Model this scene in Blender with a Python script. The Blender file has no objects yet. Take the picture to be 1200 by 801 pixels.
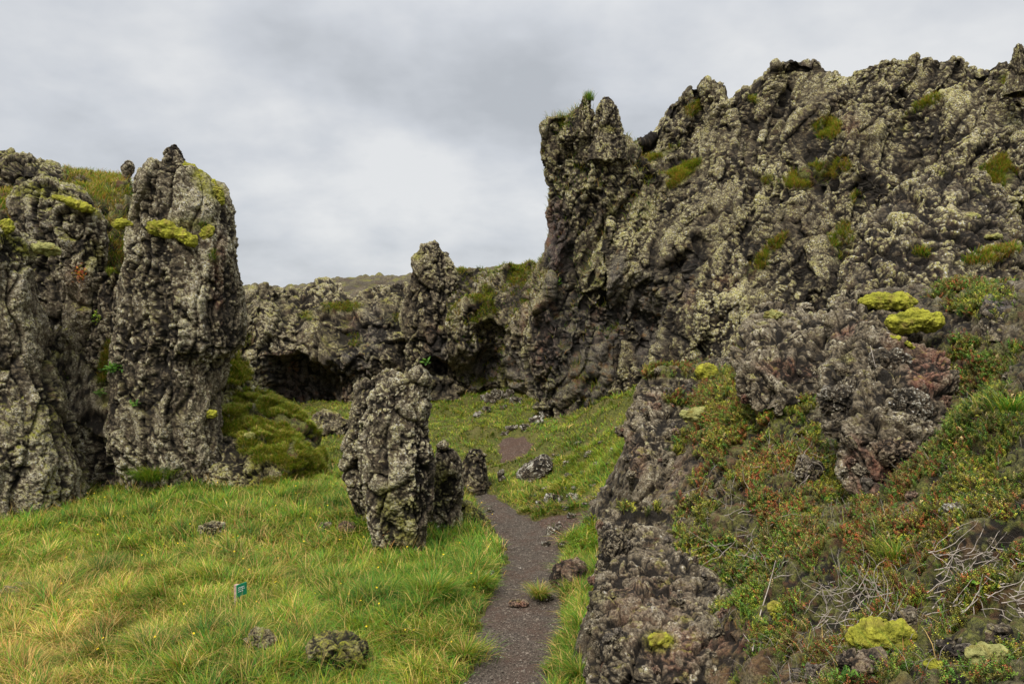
import bpy, math, time
import numpy as np
T0 = time.time()
rng = np.random.default_rng(7)
C = bpy.context.scene.collection
f32 = np.float32
# ------------------------------------------------------------------ camera model (1200x801 photo frame)
FPX, CX, CY, CZ, HOR = 942.0, 600.0, 400.5, 3.6, 370.0
PITCH = math.atan((CY - HOR) / FPX)          # looking slightly down
cp, sp = math.cos(PITCH), math.sin(PITCH)
def P(px, py, d):
    px = np.asarray(px, float); py = np.asarray(py, float); d = np.asarray(d, float)
    a = (px - CX) / FPX; b = (CY - py) / FPX
    x, y, z = a, cp + b * sp, -sp + b * cp
    s = d / y
    return np.stack([x * s, y * s + 0 * x, CZ + z * s], -1)
def proj(V):
    x, y, z = V[..., 0], V[..., 1], V[..., 2] - CZ
    w = y * cp - z * sp; v = y * sp + z * cp
    w = np.maximum(w, 0.05)
    return CX + FPX * x / w, CY - FPX * v / w
# ------------------------------------------------------------------ noise
_p = np.random.default_rng(3).permutation(256); PERM = np.concatenate([_p, _p, _p]).astype(np.int32)
_g = np.random.default_rng(4).normal(size=(256, 3)); GR = (_g / np.linalg.norm(_g, axis=1)[:, None]).astype(f32)
RV = np.random.default_rng(5).random((256, 4)).astype(f32)
def _hash(x, y, z): return PERM[PERM[PERM[x & 255] + (y & 255)] + (z & 255)]
def perlin(Q):
    sh = Q.shape[:-1]; Q = Q.reshape(-1, 3).astype(f32)
    out = np.empty(len(Q), f32)
    for a in range(0, len(Q), 200000):
        q = Q[a:a + 200000]; i = np.floor(q).astype(np.int32); f = q - i
        u = f * f * f * (f * (f * 6 - 15) + 10); r = 0
        for dx in (0, 1):
            wx = u[:, 0] if dx else 1 - u[:, 0]
            for dy in (0, 1):
                wy = u[:, 1] if dy else 1 - u[:, 1]
                for dz in (0, 1):
                    wz = u[:, 2] if dz else 1 - u[:, 2]
                    g = GR[_hash(i[:, 0] + dx, i[:, 1] + dy, i[:, 2] + dz)]
                    r = r + wx * wy * wz * (g[:, 0] * (f[:, 0] - dx) + g[:, 1] * (f[:, 1] - dy) + g[:, 2] * (f[:, 2] - dz))
        out[a:a + 200000] = r * 1.6
    return out.reshape(sh)
def fbm(Q, o=4, g=.5, l=2.1):
    r = 0; a = 1
    for k in range(o): r = r + a * perlin(Q * (l ** k) + 17.3 * k); a *= g
    return r
def ridge(Q, o=3):
    r = 0; a = 1
    for k in range(o): r = r + a * (1 - 2 * np.abs(perlin(Q * 2.05 ** k + 9.1 * k))); a *= .5
    return r / 1.75
def worley(Q, facet=False):
    sh = Q.shape[:-1]; Q = Q.reshape(-1, 3).astype(f32); n = len(Q)
    F1 = np.empty(n, f32); F2 = np.empty(n, f32); ID = np.empty(n, f32); FC = np.empty(n, f32)
    for a in range(0, n, 200000):
        q = Q[a:a + 200000]; b = np.floor(q - .5).astype(np.int32)
        f1 = np.full(len(q), 9., f32); f2 = f1.copy(); idd = np.zeros(len(q), f32); fc = idd.copy()
        for dx in (0, 1):
            for dy in (0, 1):
                for dz in (0, 1):
                    c = b + np.array([dx, dy, dz], np.int32)
                    hh = _hash(c[:, 0], c[:, 1], c[:, 2]); h = RV[hh]
                    dd = c + .1 + .8 * h[:, :3] - q
                    d = np.sqrt((dd * dd).sum(1))
                    m = d < f1
                    f2 = np.where(m, f1, np.minimum(f2, d)); f1 = np.where(m, d, f1); idd = np.where(m, h[:, 3], idd)
                    if facet: fc = np.where(m, (dd * GR[hh]).sum(1), fc)
        F1[a:a + 200000] = f1; F2[a:a + 200000] = f2; ID[a:a + 200000] = idd; FC[a:a + 200000] = fc
    r = (F1.reshape(sh), F2.reshape(sh), ID.reshape(sh))
    return r + (FC.reshape(sh),) if facet else r
def sstep(a, b, x):
    t = np.clip((x - a) / (b - a), 0, 1); return t * t * (3 - 2 * t)
# ------------------------------------------------------------------ mesh helpers
def mesh_np(name, V, F, mat, attrs=None, smooth=True, parent=None, link=True):
    """F: (n,3) or (n,4) int array, or list of such arrays"""
    if not isinstance(F, list): F = [F]
    me = bpy.data.meshes.new(name)
    V = np.asarray(V, f32).reshape(-1, 3)
    me.vertices.add(len(V)); me.vertices.foreach_set('co', V.ravel())
    nl = sum(f.size for f in F); nf = sum(len(f) for f in F)
    me.loops.add(nl); me.loops.foreach_set('vertex_index', np.concatenate([f.ravel() for f in F]).astype(np.int32))
    me.polygons.add(nf)
    tot = np.concatenate([np.full(len(f), f.shape[1], np.int32) for f in F])
    me.polygons.foreach_set('loop_start', np.concatenate([[0], np.cumsum(tot)[:-1]]).astype(np.int32))
    me.polygons.foreach_set('use_smooth', np.full(nf, smooth, bool))
    if attrs:
        for k, a in attrs.items():
            if a.ndim == 1:
                at = me.attributes.new(k, 'FLOAT', 'POINT'); at.data.foreach_set('value', a.astype(f32).ravel())
            else:
                if a.shape[1] == 3: a = np.concatenate([a, np.ones((len(a), 1))], 1)
                at = me.attributes.new(k, 'FLOAT_COLOR', 'POINT'); at.data.foreach_set('color', a.astype(f32).ravel())
    me.update(calc_edges=True)
    if mat: me.materials.append(mat)
    o = bpy.data.objects.new(name, me)
    if link: C.objects.link(o)
    if parent: o.parent = parent
    return o
def tag(o, label=None, cat=None, group=None, kind=None):
    if label: o['label'] = label
    if cat: o['category'] = cat
    if group: o['group'] = group
    if kind: o['kind'] = kind
    return o
def empty(name, loc):
    o = bpy.data.objects.new(name, None); o.location = loc; C.objects.link(o); return o
def grid_faces(nv, nu, off=0, wrap=False):
    i = np.arange(nv - 1)[:, None]; j = np.arange(nu if wrap else nu - 1)[None]
    j2 = (j + 1) % nu
    a = i * nu + j; b = i * nu + j2; c = (i + 1) * nu + j2; d = (i + 1) * nu + j
    return (np.stack([a, b, c, d], -1).reshape(-1, 4) + off).astype(np.int32)
def grid_normals(G, wrap=False, flip=False):
    if wrap: H = np.concatenate([G[:, -1:], G, G[:, :1]], 1)
    else: H = np.concatenate([2 * G[:, :1] - G[:, 1:2], G, 2 * G[:, -1:] - G[:, -2:-1]], 1)
    du = H[:, 2:] - H[:, :-2]; dv = np.gradient(G, axis=0)
    n = np.cross(du, dv); n /= np.linalg.norm(n, axis=-1, keepdims=True) + 1e-9
    # always point outwards: away from the middle of a closed form, towards the open side of a sheet
    if wrap: o = (n * (G - G.mean((0, 1)))).sum(-1).mean()
    else: o = (n * (np.array([0, 0, 6.]) - G)).sum(-1).mean()
    return n if o > 0 else -n
def tps(pts):
    pts = np.asarray(pts, float); n = len(pts); X = pts[:, :2]
    def U(r2): return r2 * np.log(r2 + 1e-9) * .5
    K = U(((X[:, None] - X[None]) ** 2).sum(-1)) + np.eye(n) * 0.02
    Pm = np.concatenate([np.ones((n, 1)), X], 1)
    A = np.block([[K, Pm], [Pm.T, np.zeros((3, 3))]])
    w = np.linalg.solve(A, np.concatenate([pts[:, 2], np.zeros(3)]))
    def f(x, y):
        sh = np.shape(x); x = np.ravel(x); y = np.ravel(y); r = np.zeros(len(x))
        for k in range(n): r += w[k] * U((x - X[k, 0]) ** 2 + (y - X[k, 1]) ** 2)
        return (r + w[n] + w[n + 1] * x + w[n + 2] * y).reshape(sh)
    return f
def paint(V, spots):
    px, py = proj(V); m = np.zeros(px.shape)
    if len(spots): wx, wy = fbm(V * 1.1 + 3.3, 3) * .42, fbm(V * 1.1 + 41.7, 3) * .42
    for s in spots:
        cx, cy, rx, ry = s[:4]; k = s[4] if len(s) > 4 else 1.; ang = math.radians(s[5]) if len(s) > 5 else 0
        dx = px - cx + wx * min(rx, 60); dy = py - cy + wy * min(ry, 60)
        a = dx * math.cos(ang) + dy * math.sin(ang); b = -dx * math.sin(ang) + dy * math.cos(ang)
        m = np.maximum(m, k * (1 - sstep(.55, 1.25, np.sqrt((a / rx) ** 2 + (b / ry) ** 2))))
    return m
def unpack(V3): return np.stack([V3, V3, V3], -1)
# ------------------------------------------------------------------ rock displacement
def rock_disp(V, N, s=1., A=(1, 1, 1, 1), seed=0., vert=.35, shear=0., sharp=0.):
    """V,N (...,3).  s = feature size in metres-ish.  returns displaced verts, cavity 0..1"""
    V = V.astype(float); sd = seed * 13.7
    W = np.stack([perlin(V * (.9 / s) + sd + k * 31.7) for k in range(3)], -1)
    Q = V + W * .35 * s
    st = np.array([1, 1, vert])
    Q = Q - np.array([1., 0, 0]) * (shear * V[..., 2:3])
    h1 = .35 - ridge(Q * st * (.6 / s) + sd, 2)                                  # big vertical buttresses
    hb = .3 - ridge(Q * np.array([1, 1, max(vert, .3)]) * (1.35 / s) + sd + 5, 3)         # fins
    if sharp: hb = (1 - sharp) * hb + sharp * 1.5 * (ridge(Q * np.array([1.15, 1.15, .22]) * (1.1 / s) + sd + 5, 3) - .35)
    h2 = fbm(Q * np.array([1, 1, .7]) * (1.5 / s) + sd, 3)
    f1, f2, i1, c1 = worley(Q * np.array([1, 1, min(.6, max(.2, vert * 1.1))]) * (1.7 / s) + sd, True)
    cr1 = np.exp(-(f2 - f1) / .06)
    b1 = (i1 - .5) * .7 + 1.15 * c1 - .9 * cr1
    W2 = np.stack([perlin(V * (5. / s) + sd + k * 11.7) for k in range(3)], -1)
    Q2 = V + W2 * .07 * s
    g1, g2, i2, c2 = worley(Q2 * (5.6 / s) + sd * 2, True)
    cr2 = np.exp(-(g2 - g1) / .12)
    b2 = (i2 - .5) * .7 + (.5 - g1) * .5 + .95 * c2 - .7 * cr2
    k1, k2, i3, c3 = worley((V + W2 * .02 * s) * (14. / s) + sd * 3, True)
    b3 = (.5 - k1) * 1.1 + (i3 - .5) * .8 + .7 * c3
    n4 = perlin(V * (27. / s) + sd)
    rough = .45 + .85 * sstep(-.45, .35, fbm(V * (.8 / s) + sd + 77, 2))
    b2 = b2 * rough; b3 = b3 * (.3 + .7 * rough)
    fine = A[2] * s * (.036 * b2) + A[3] * s * (.026 * b3 + .012 * n4)
    dsp = A[0] * s * (.36 * h1 + .12 * h2) + A[1] * s * (.12 * b1 + .17 * hb) + fine
    D = N + .22 * W2 * np.array([1, 1, 1.])
    out = V + D * dsp[..., None]
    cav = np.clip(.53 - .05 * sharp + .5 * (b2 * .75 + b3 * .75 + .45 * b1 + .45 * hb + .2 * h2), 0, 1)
    return out, cav
REG = {}     # name -> list of (G, mask, N) grids for scattering and for finding depths
VIS = []     # projected vertices of all solid surfaces, used to seat small things on surfaces
def reg_vis(V):
    px, py = proj(V); m = (px > -20) & (px < 1220) & (py > -20) & (py < 820)
    VIS.append(np.stack([px[m], py[m], V[..., 0][m], V[..., 1][m], V[..., 2][m]], -1).astype(f32))
def seat(px, py, r=5):
    best = None
    for A in VIS:
        m = (np.abs(A[:, 0] - px) < r) & (np.abs(A[:, 1] - py) < r)
        if m.any():
            s = A[m]; y = np.percentile(s[:, 3], 12)
            if best is None or y < best: best = y
    if best is None: best = 12.
    return P(px, py, best), best
class Rock:
    """one rock formation: several grids merged in one mesh"""
    def __init__(s, name): s.name = name; s.V = []; s.F = []; s.m = []; s.c = []; s.n = 0; s.g = []
    def add(s, G, wrap=False, flip=False, fs=1., A=(1, 1, 1, 1), seed=0., vert=.35, bare=(), moss=(), heath=(), red=(), push=(), topmoss=.0, topheath=0., fade=None, shear=0., ribs=0., ribfade=None, sharp=0.):
        N = grid_normals(G, wrap, flip)
        Gp = G.copy()
        for (cx, cy, rx, ry, k) in push: Gp[..., 1] += k * paint(G, [(cx, cy, rx, ry)])
        if ribs:
            Sx = G[..., 0] - shear * 1.0 * G[..., 2]; Wr = fbm(G * .35 + seed, 2) * 1.1
            q = np.stack([Sx * .42 + Wr * .4, G[..., 1] * .15, G[..., 2] * .10], -1); q2 = np.stack([Sx * 1.0 + Wr, G[..., 1] * .3, G[..., 2] * .25], -1)
            rr = -ridge(q + seed, 1) - .45 * ridge(q2 + 3, 2)
            Gp[..., 1] -= ribs * rr * (ribfade if ribfade is not None else 1)
            N = grid_normals(Gp, wrap, flip)
        pb = paint(G, bare); AA = A
        V, cav = rock_disp(Gp, N, fs, AA, seed, vert, shear, sharp)
        if fade is not None: V = Gp + (V - Gp) * fade[..., None]
        N2 = grid_normals(V, wrap, flip)
        nz = N2[..., 2]; lf = fbm(V * .9 + seed, 3) * .5
        mo = np.clip(paint(V, moss) + topmoss * sstep(.35, .8, nz + lf * .8), 0, 1)
        he = np.clip(paint(V, heath) + topheath * sstep(.3, .7, nz + lf * .7), 0, 1)
        M = np.stack([pb, mo, he, paint(G, red)], -1)
        s.V.append(V.reshape(-1, 3)); s.F.append(grid_faces(G.shape[0], G.shape[1], s.n, wrap)[:, ::(1 if not flip else -1)])
        s.m.append(M.reshape(-1, 4)); s.c.append(cav.ravel()); s.n += G.shape[0] * G.shape[1]
        M2 = M.copy(); M2[..., 2] *= sstep(-.45, -.1, fbm(V * 1.7 + 50, 2)); s.g.append((V, M2, N2)); reg_vis(V)
        return s
    def build(s, mat, label=None, cat=None, group=None, kind=None):
        o = mesh_np(s.name, np.concatenate(s.V), s.F, mat, {'mask': np.concatenate(s.m), 'cav': np.concatenate(s.c)})
        REG.setdefault(s.name, []).extend(s.g); s.obj = o
        return tag(o, label, cat, group, kind)
def column(rows, d, thick=.8, sp_=.03, ex=2.4, xdepth=None, lean=0., cap=True, back=1.0):
    """rows [(py, pxL, pxR[, depth])] top to bottom -> wrapped grid with top cap"""
    R = np.array([(r[0], r[1], r[2], r[3] if len(r) > 3 else d) for r in rows], float)
    L = P((R[:, 1] + R[:, 2]) / 2, R[:, 0], R[:, 3]); hw = (R[:, 2] - R[:, 1]) / 2 * R[:, 3] / FPX
    tm = np.maximum(hw * thick, .05)
    yc = R[:, 3] + tm * .55
    Cn = P((R[:, 1] + R[:, 2]) / 2, R[:, 0], yc); hw = (R[:, 2] - R[:, 1]) / 2 * yc / FPX
    z = Cn[:, 2]
    seg = np.sqrt(np.diff(z) ** 2 + np.diff(hw) ** 2 + np.diff(yc) ** 2 + 1e-6); t = np.concatenate([[0], np.cumsum(seg)])
    nv = int(max(12, t[-1] / sp_)); tt = np.linspace(0, t[-1], nv)
    ix = lambda a: np.interp(tt, t, a)
    cx, cy, cz, h, td = ix(Cn[:, 0]), ix(Cn[:, 1]), ix(z), ix(hw), ix(tm)
    nu = int(max(24, 2 * math.pi * np.max(h) * .95 / sp_)); th = np.linspace(0, 2 * math.pi, nu, endpoint=False)
    c, s_ = np.cos(th), np.sin(th)
    e = 2 / ex; X = np.sign(c) * np.abs(c) ** e; Y = np.sign(s_) * np.abs(s_) ** e
    G = np.stack([cx[:, None] + h[:, None] * X, cy[:, None] + td[:, None] * Y * np.where(Y > 0, back, 1), cz[:, None] + 0 * X], -1)
    if cap:
        k = max(3, int(min(h[0], td[0]) / sp_)); q = np.linspace(.02, 1, k, endpoint=False)[:, None, None]
        c0 = np.array([cx[0], cy[0], cz[0] + .25 * h[0]])
        top = c0 + (G[0][None] - c0) * q; top[..., 2] = cz[0] + .25 * h[0] * np.sqrt(1 - q[..., 0] ** 2)
        G = np.concatenate([top, G], 0)
    return G
def boulder_grid(c, r, sp_, ex=2.3):
    nu = int(max(16, 2 * math.pi * max(r[0], r[1]) / sp_)); nv = int(max(10, math.pi * max(r) / sp_))
    ph = np.linspace(.03, math.pi - .03, nv)[:, None]; th = np.linspace(0, 2 * math.pi, nu, endpoint=False)[None]
    e = 2 / ex; f = lambda a: np.sign(a) * np.abs(a) ** e
    return np.stack([c[0] + r[0] * f(np.sin(ph)) * f(np.cos(th)), c[1] + r[1] * f(np.sin(ph)) * f(np.sin(th)), c[2] + r[2] * f(np.cos(ph)) + 0 * th], -1)
def rails(rs, px0, px1, sp_, back=((1.5, -.3), (3.0, -4.0))):
    """rails listed crest first, base last; each [(px,py,d)...].  Returns grid, crest side continues down the back"""
    rs = [np.array(r, float) for r in rs]
    dm = np.mean([r[:, 2].mean() for r in rs]); nu = int((px1 - px0) * dm / FPX / sp_); pxs = np.linspace(px0, px1, nu)
    pts = []
    for r in rs:
        r = r[np.argsort(r[:, 0])]
        pts.append(P(pxs, np.interp(pxs, r[:, 0], r[:, 1]), np.interp(pxs, r[:, 0], r[:, 2])))
    pts = np.stack(pts, 0)
    b = [pts[0] + np.array([0, dy, dz]) for dy, dz in reversed(back)]
    pts = np.concatenate([np.stack(b), pts], 0) if b else pts
    L = np.sqrt((np.diff(pts, axis=0) ** 2).sum(-1)).max(1)
    out = []
    nb = len(b)
    for k in range(len(pts) - 1):
        n = int(max(2, L[k] / (sp_ * (2.5 if k < nb - 1 else 1)))); q = np.linspace(0, 1, n, endpoint=False)[:, None, None]
        out.append(pts[k] * (1 - q) + pts[k + 1] * q)
    out.append(pts[-1:]); G = np.concatenate(out, 0)
    for _ in range(int(.12 / sp_)):                                  # soften the creases between rails
        G[1:-1] = (G[:-2] + 2 * G[1:-1] + G[2:]) / 4
    return G
# ------------------------------------------------------------------ materials
class NT:
    def __init__(s, m): s.m = m; m.use_nodes = True; s.t = m.node_tree; s.t.nodes.clear()
    def n(s, ty, **k):
        o = s.t.nodes.new(ty)
        for a, v in k.items():
            if a == 'inp':
                for kk, vv in v.items():
                    if hasattr(vv, 'is_output'): s.t.links.new(vv, o.inputs[kk])
                    else: o.inputs[kk].default_value = vv
            else: setattr(o, a, v)
        return o
    def noise(s, vec, sc, det=4, rough=.55, dist=0.):
        return s.n('ShaderNodeTexNoise', inp={'Vector': vec, 'Scale': sc, 'Detail': det, 'Roughness': rough, 'Distortion': dist}).outputs['Fac']
    def vor(s, vec, sc, feat='F1', out='Distance', rnd=1.):
        return s.n('ShaderNodeTexVoronoi', feature=feat, inp={'Vector': vec, 'Scale': sc, 'Randomness': rnd}).outputs[out]
    def mp(s, v, a, b, c=0., d=1., clamp=True, smooth=False):
        return s.n('ShaderNodeMapRange', clamp=clamp, interpolation_type='SMOOTHSTEP' if smooth else 'LINEAR', inp={0: v, 1: a, 2: b, 3: c, 4: d}).outputs[0]
    def ma(s, op, a, b=0., c=None, clamp=False):
        i = {0: a, 1: b}
        if c is not None: i[2] = c
        return s.n('ShaderNodeMath', operation=op, use_clamp=clamp, inp=i).outputs[0]
    def mix(s, f, a, b, mode='MIX'):
        o = s.n('ShaderNodeMix', data_type='RGBA', blend_type=mode)
        for k, v in ((0, f), (6, a), (7, b)):
            if hasattr(v, 'is_output'): s.t.links.new(v, o.inputs[k])
            else: o.inputs[k].default_value = v if k == 0 else (tuple(v) + (1,))[:4]
        return o.outputs[2]
def rock_mat(name, fs=1., lichen=1., lich_a=(.37, .34, .23), lich_b=(.50, .47, .38), olive=.45, dark=1., mossamt=0., patchy=0.):
    m = bpy.data.materials.new(name); t = NT(m)
    co = t.n('ShaderNodeNewGeometry'); pos = co.outputs['Position']
    sep = t.n('ShaderNodeSeparateXYZ', inp={0: co.outputs['Normal']}); nz = sep.outputs['Z']
    at = t.n('ShaderNodeAttribute', attribute_name='mask'); rgb = t.n('ShaderNodeSeparateColor', inp={0: at.outputs['Color']})
    bare, moss, heath, red = rgb.outputs[0], rgb.outputs[1], rgb.outputs[2], at.outputs['Alpha']
    cav = t.n('ShaderNodeAttribute', attribute_name='cav').outputs['Fac']
    n_lo = t.noise(pos, .55, 3); n_mid = t.noise(pos, 3.2 / fs, 5, .6); n_hi = t.noise(pos, 22 / fs, 5, .7); n_vh = t.noise(pos, 45 / fs, 4, .7)
    base = t.mix(t.mp(n_hi, .35, .65), (.034 * dark, .027 * dark, .018 * dark), (.175 * dark, .138 * dark, .088 * dark))
    brown = t.mix(t.mp(n_mid, .48, .68), base, (.10, .056, .030))
    base = t.mix(.45, base, brown)
    redc = t.mix(t.mp(n_hi, .4, .6), (.08, .03, .02), (.26, .105, .07))
    base = t.mix(t.ma('MULTIPLY', red, t.mp(n_mid, .3, .6), clamp=True), base, redc)
    barec = t.mix(t.mp(n_hi, .4, .65), (.042, .036, .034), (.18, .155, .14))
    barec = t.mix(t.mp(n_mid, .56, .66), barec, (.17, .08, .04))
    base = t.mix(t.ma('MULTIPLY', bare, .8, clamp=True), base, barec)
    # lichen crust: patchy flakes on the proud parts
    warp = t.n('ShaderNodeVectorMath', operation='MULTIPLY_ADD', inp={0: t.n('ShaderNodeTexNoise', inp={'Vector': pos, 'Scale': 14 / fs, 'Detail': 2.}).outputs['Color'], 1: (.05 * fs,) * 3, 2: pos}).outputs[0]
    v = t.n('ShaderNodeTexVoronoi', feature='F1', inp={'Vector': warp, 'Scale': 15 / fs}); vc = t.n('ShaderNodeSeparateColor', inp={0: v.outputs['Color']})
    v2 = t.n('ShaderNodeTexVoronoi', feature='F1', inp={'Vector': warp, 'Scale': 34 / fs}); vc2 = t.n('ShaderNodeSeparateColor', inp={0: v2.outputs['Color']})
    spot = t.ma('MULTIPLY', t.mp(v.outputs['Distance'], .42, .22), t.mp(vc.outputs[0], .35, .4))
    spot2 = t.ma('MULTIPLY', t.mp(v2.outputs['Distance'], .45, .25), t.mp(vc2.outputs[0], .5, .55))
    patch = t.mp(t.ma('ADD', n_hi, t.ma('MULTIPLY', n_lo, .35)), .62, .74)
    L = t.ma('MAXIMUM', t.ma('MAXIMUM', t.ma('MULTIPLY', spot, .75), t.ma('MULTIPLY', spot2, .7)), patch)
    L = t.ma('MULTIPLY', L, t.mp(cav, .42, .65))
    if patchy: L = t.ma('MULTIPLY', L, t.mp(t.noise(pos, 5.5, 4, .65), .5, .58, 1 - patchy, 1.))
    L = t.ma('MULTIPLY', L, t.mp(n_mid, .36, .52, .35, 1.))
    L = t.ma('MULTIPLY', L, t.ma('SUBTRACT', 1., t.ma('MULTIPLY', bare, .93)))
    L = t.ma('MULTIPLY', L, t.ma('SUBTRACT', 1., t.ma('MULTIPLY', red, .6)))
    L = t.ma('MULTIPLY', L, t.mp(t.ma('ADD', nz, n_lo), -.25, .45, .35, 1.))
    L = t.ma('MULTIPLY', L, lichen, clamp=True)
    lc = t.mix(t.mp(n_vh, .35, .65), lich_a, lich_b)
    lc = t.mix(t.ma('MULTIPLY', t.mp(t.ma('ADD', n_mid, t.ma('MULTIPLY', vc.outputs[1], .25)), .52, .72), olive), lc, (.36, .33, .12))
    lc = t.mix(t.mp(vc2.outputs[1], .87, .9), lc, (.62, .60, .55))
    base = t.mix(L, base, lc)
    # moss
    mn = t.mp(t.ma('ADD', t.ma('MULTIPLY', n_mid, .6), t.ma('MULTIPLY', n_hi, .4)), .36, .58)
    mc = t.mix(t.mp(n_hi, .35, .65), (.09, .09, .01), (.30, .29, .03))
    mm = t.ma('ADD', t.ma('MULTIPLY', moss, mn), t.ma('MULTIPLY', t.ma('MULTIPLY', t.mp(nz, .35, .8), t.mp(n_mid, .55, .64)), mossamt), clamp=True)
    base = t.mix(mm, base, mc)
    hc = t.mix(t.mp(n_hi, .4, .6), (.045, .05, .012), (.15, .15, .03)); hc = t.mix(t.mp(n_mid, .5, .6), hc, (.085, .045, .02))
    base = t.mix(t.ma('MULTIPLY', heath, t.mp(n_mid, .3, .45), clamp=True), base, hc)
    # crevice shade painted into the rock colour, near black at low cavity values
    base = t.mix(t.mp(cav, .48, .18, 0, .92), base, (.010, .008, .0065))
    hgt = t.ma('ADD', t.ma('MULTIPLY', n_hi, 1.2), t.ma('ADD', t.ma('MULTIPLY', n_vh, .7), t.ma('MULTIPLY', t.ma('ADD', spot, spot2), .25)))
    bmp = t.n('ShaderNodeBump', inp={'Strength': .9, 'Distance': .06 * fs, 'Height': hgt})
    b = t.n('ShaderNodeBsdfPrincipled', inp={'Base Color': base, 'Roughness': t.mp(bare, 0, 1, .93, .62), 'Specular IOR Level': .25, 'Normal': bmp.outputs[0]})
    o = t.n('ShaderNodeOutputMaterial', inp={0: b.outputs[0]}); return m
def leaf_mat(name, trans=.35, rough=.6):
    m = bpy.data.materials.new(name); t = NT(m)
    c = t.n('ShaderNodeAttribute', attribute_name='Col').outputs['Color']
    b = t.n('ShaderNodeBsdfPrincipled', inp={'Base Color': c, 'Roughness': rough, 'Specular IOR Level': .25})
    tr = t.n('ShaderNodeBsdfTranslucent', inp={'Color': t.mix(1., c, (1.15, 1.15, .7), 'MULTIPLY')})
    mx = t.n('ShaderNodeMixShader', inp={0: trans, 1: b.outputs[0], 2: tr.outputs[0]})
    t.n('ShaderNodeOutputMaterial', inp={0: mx.outputs[0]}); return m
def moss_mat(name, a=(.09, .095, .012), b_=(.36, .345, .04)):
    m = bpy.data.materials.new(name); t = NT(m); pos = t.n('ShaderNodeNewGeometry').outputs['Position']
    n1 = t.noise(pos, 9, 5, .6); n2 = t.noise(pos, 60, 4, .7); v = t.vor(pos, 32)
    cav = t.n('ShaderNodeAttribute', attribute_name='cav').outputs['Fac']
    c = t.mix(t.mp(t.ma('ADD', n2, t.ma('MULTIPLY', cav, .5)), .5, .98), a, b_); c = t.mix(t.mp(n1, .5, .7), c, (.20, .155, .04))
    bmp = t.n('ShaderNodeBump', inp={'Strength': 1., 'Distance': .02, 'Height': t.ma('ADD', n2, t.ma('MULTIPLY', v, -.6))})
    b = t.n('ShaderNodeBsdfPrincipled', inp={'Base Color': c, 'Roughness': .95, 'Specular IOR Level': .1, 'Normal': bmp.outputs[0]})
    t.n('ShaderNodeOutputMaterial', inp={0: b.outputs[0]}); return m
def ground_mat():
    m = bpy.data.materials.new('meadow soil and thatch'); t = NT(m); pos = t.n('ShaderNodeNewGeometry').outputs['Position']
    n1 = t.noise(pos, 1.2, 4); n2 = t.noise(pos, 22, 5, .65); n3 = t.noise(pos, 70, 3)
    c = t.mix(t.mp(n2, .35, .65), (.030, .036, .010), (.115, .115, .025)); c = t.mix(t.mp(n1, .45, .65), c, (.10, .085, .03)); c = t.mix(t.mp(n3, .55, .7), c, (.14, .13, .05))
    bmp = t.n('ShaderNodeBump', inp={'Strength': 1., 'Distance': .05, 'Height': n2})
    b = t.n('ShaderNodeBsdfPrincipled', inp={'Base Color': c, 'Roughness': .95, 'Specular IOR Level': .1, 'Normal': bmp.outputs[0]})
    t.n('ShaderNodeOutputMaterial', inp={0: b.outputs[0]}); return m
def soil_mat(name, a=(.030, .026, .024), b_=(.13, .108, .095), c_=(.30, .26, .22)):
    m = bpy.data.materials.new(name); t = NT(m); pos = t.n('ShaderNodeNewGeometry').outputs['Position']
    n1 = t.noise(pos, 2.2, 4); n2 = t.noise(pos, 40, 4, .7); v = t.n('ShaderNodeTexVoronoi', inp={'Vector': pos, 'Scale': 55.}); vc = t.n('ShaderNodeSeparateColor', inp={0: v.outputs['Color']})
    c = t.mix(t.mp(n2, .35, .65), a, b_); c = t.mix(t.mp(vc.outputs[0], .90, .96, 0, .6), c, c_); c = t.mix(t.mp(n1, .45, .62, 0, .5), c, (.08, .045, .03))
    bmp = t.n('ShaderNodeBump', inp={'Strength': 1., 'Distance': .02, 'Height': t.ma('ADD', n2, v.outputs['Distance'])})
    b = t.n('ShaderNodeBsdfPrincipled', inp={'Base Color': c, 'Roughness': .9, 'Specular IOR Level': .2, 'Normal': bmp.outputs[0]})
    t.n('ShaderNodeOutputMaterial', inp={0: b.outputs[0]}); return m
def plain(name, c, rough=.7, var=.25, sc=30):
    m = bpy.data.materials.new(name); t = NT(m); pos = t.n('ShaderNodeTexCoord').outputs['Object']
    n = t.noise(pos, sc, 4, .6); k = t.mix(t.mp(n, .3, .7), tuple(x * (1 - var) for x in c), tuple(min(1, x * (1 + var)) for x in c))
    b = t.n('ShaderNodeBsdfPrincipled', inp={'Base Color': k, 'Roughness': rough, 'Specular IOR Level': .3})
    t.n('ShaderNodeOutputMaterial', inp={0: b.outputs[0]}); return m
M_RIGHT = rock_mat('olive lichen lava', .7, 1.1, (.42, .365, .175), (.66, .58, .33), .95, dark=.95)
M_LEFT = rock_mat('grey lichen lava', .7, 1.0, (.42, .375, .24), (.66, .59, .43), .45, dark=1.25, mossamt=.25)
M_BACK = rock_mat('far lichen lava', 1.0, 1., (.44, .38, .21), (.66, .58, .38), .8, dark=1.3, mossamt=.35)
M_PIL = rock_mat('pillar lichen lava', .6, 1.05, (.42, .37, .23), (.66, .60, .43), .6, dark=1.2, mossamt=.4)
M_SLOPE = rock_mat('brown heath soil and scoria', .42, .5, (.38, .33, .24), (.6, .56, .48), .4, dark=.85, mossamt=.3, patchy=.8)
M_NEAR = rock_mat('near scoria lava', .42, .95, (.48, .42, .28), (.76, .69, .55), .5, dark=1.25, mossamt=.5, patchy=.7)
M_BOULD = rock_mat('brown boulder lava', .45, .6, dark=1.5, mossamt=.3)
M_SLAB = rock_mat('pale slab lava', .5, 1.4, (.36, .34, .29), (.5, .48, .42), .2)
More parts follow.
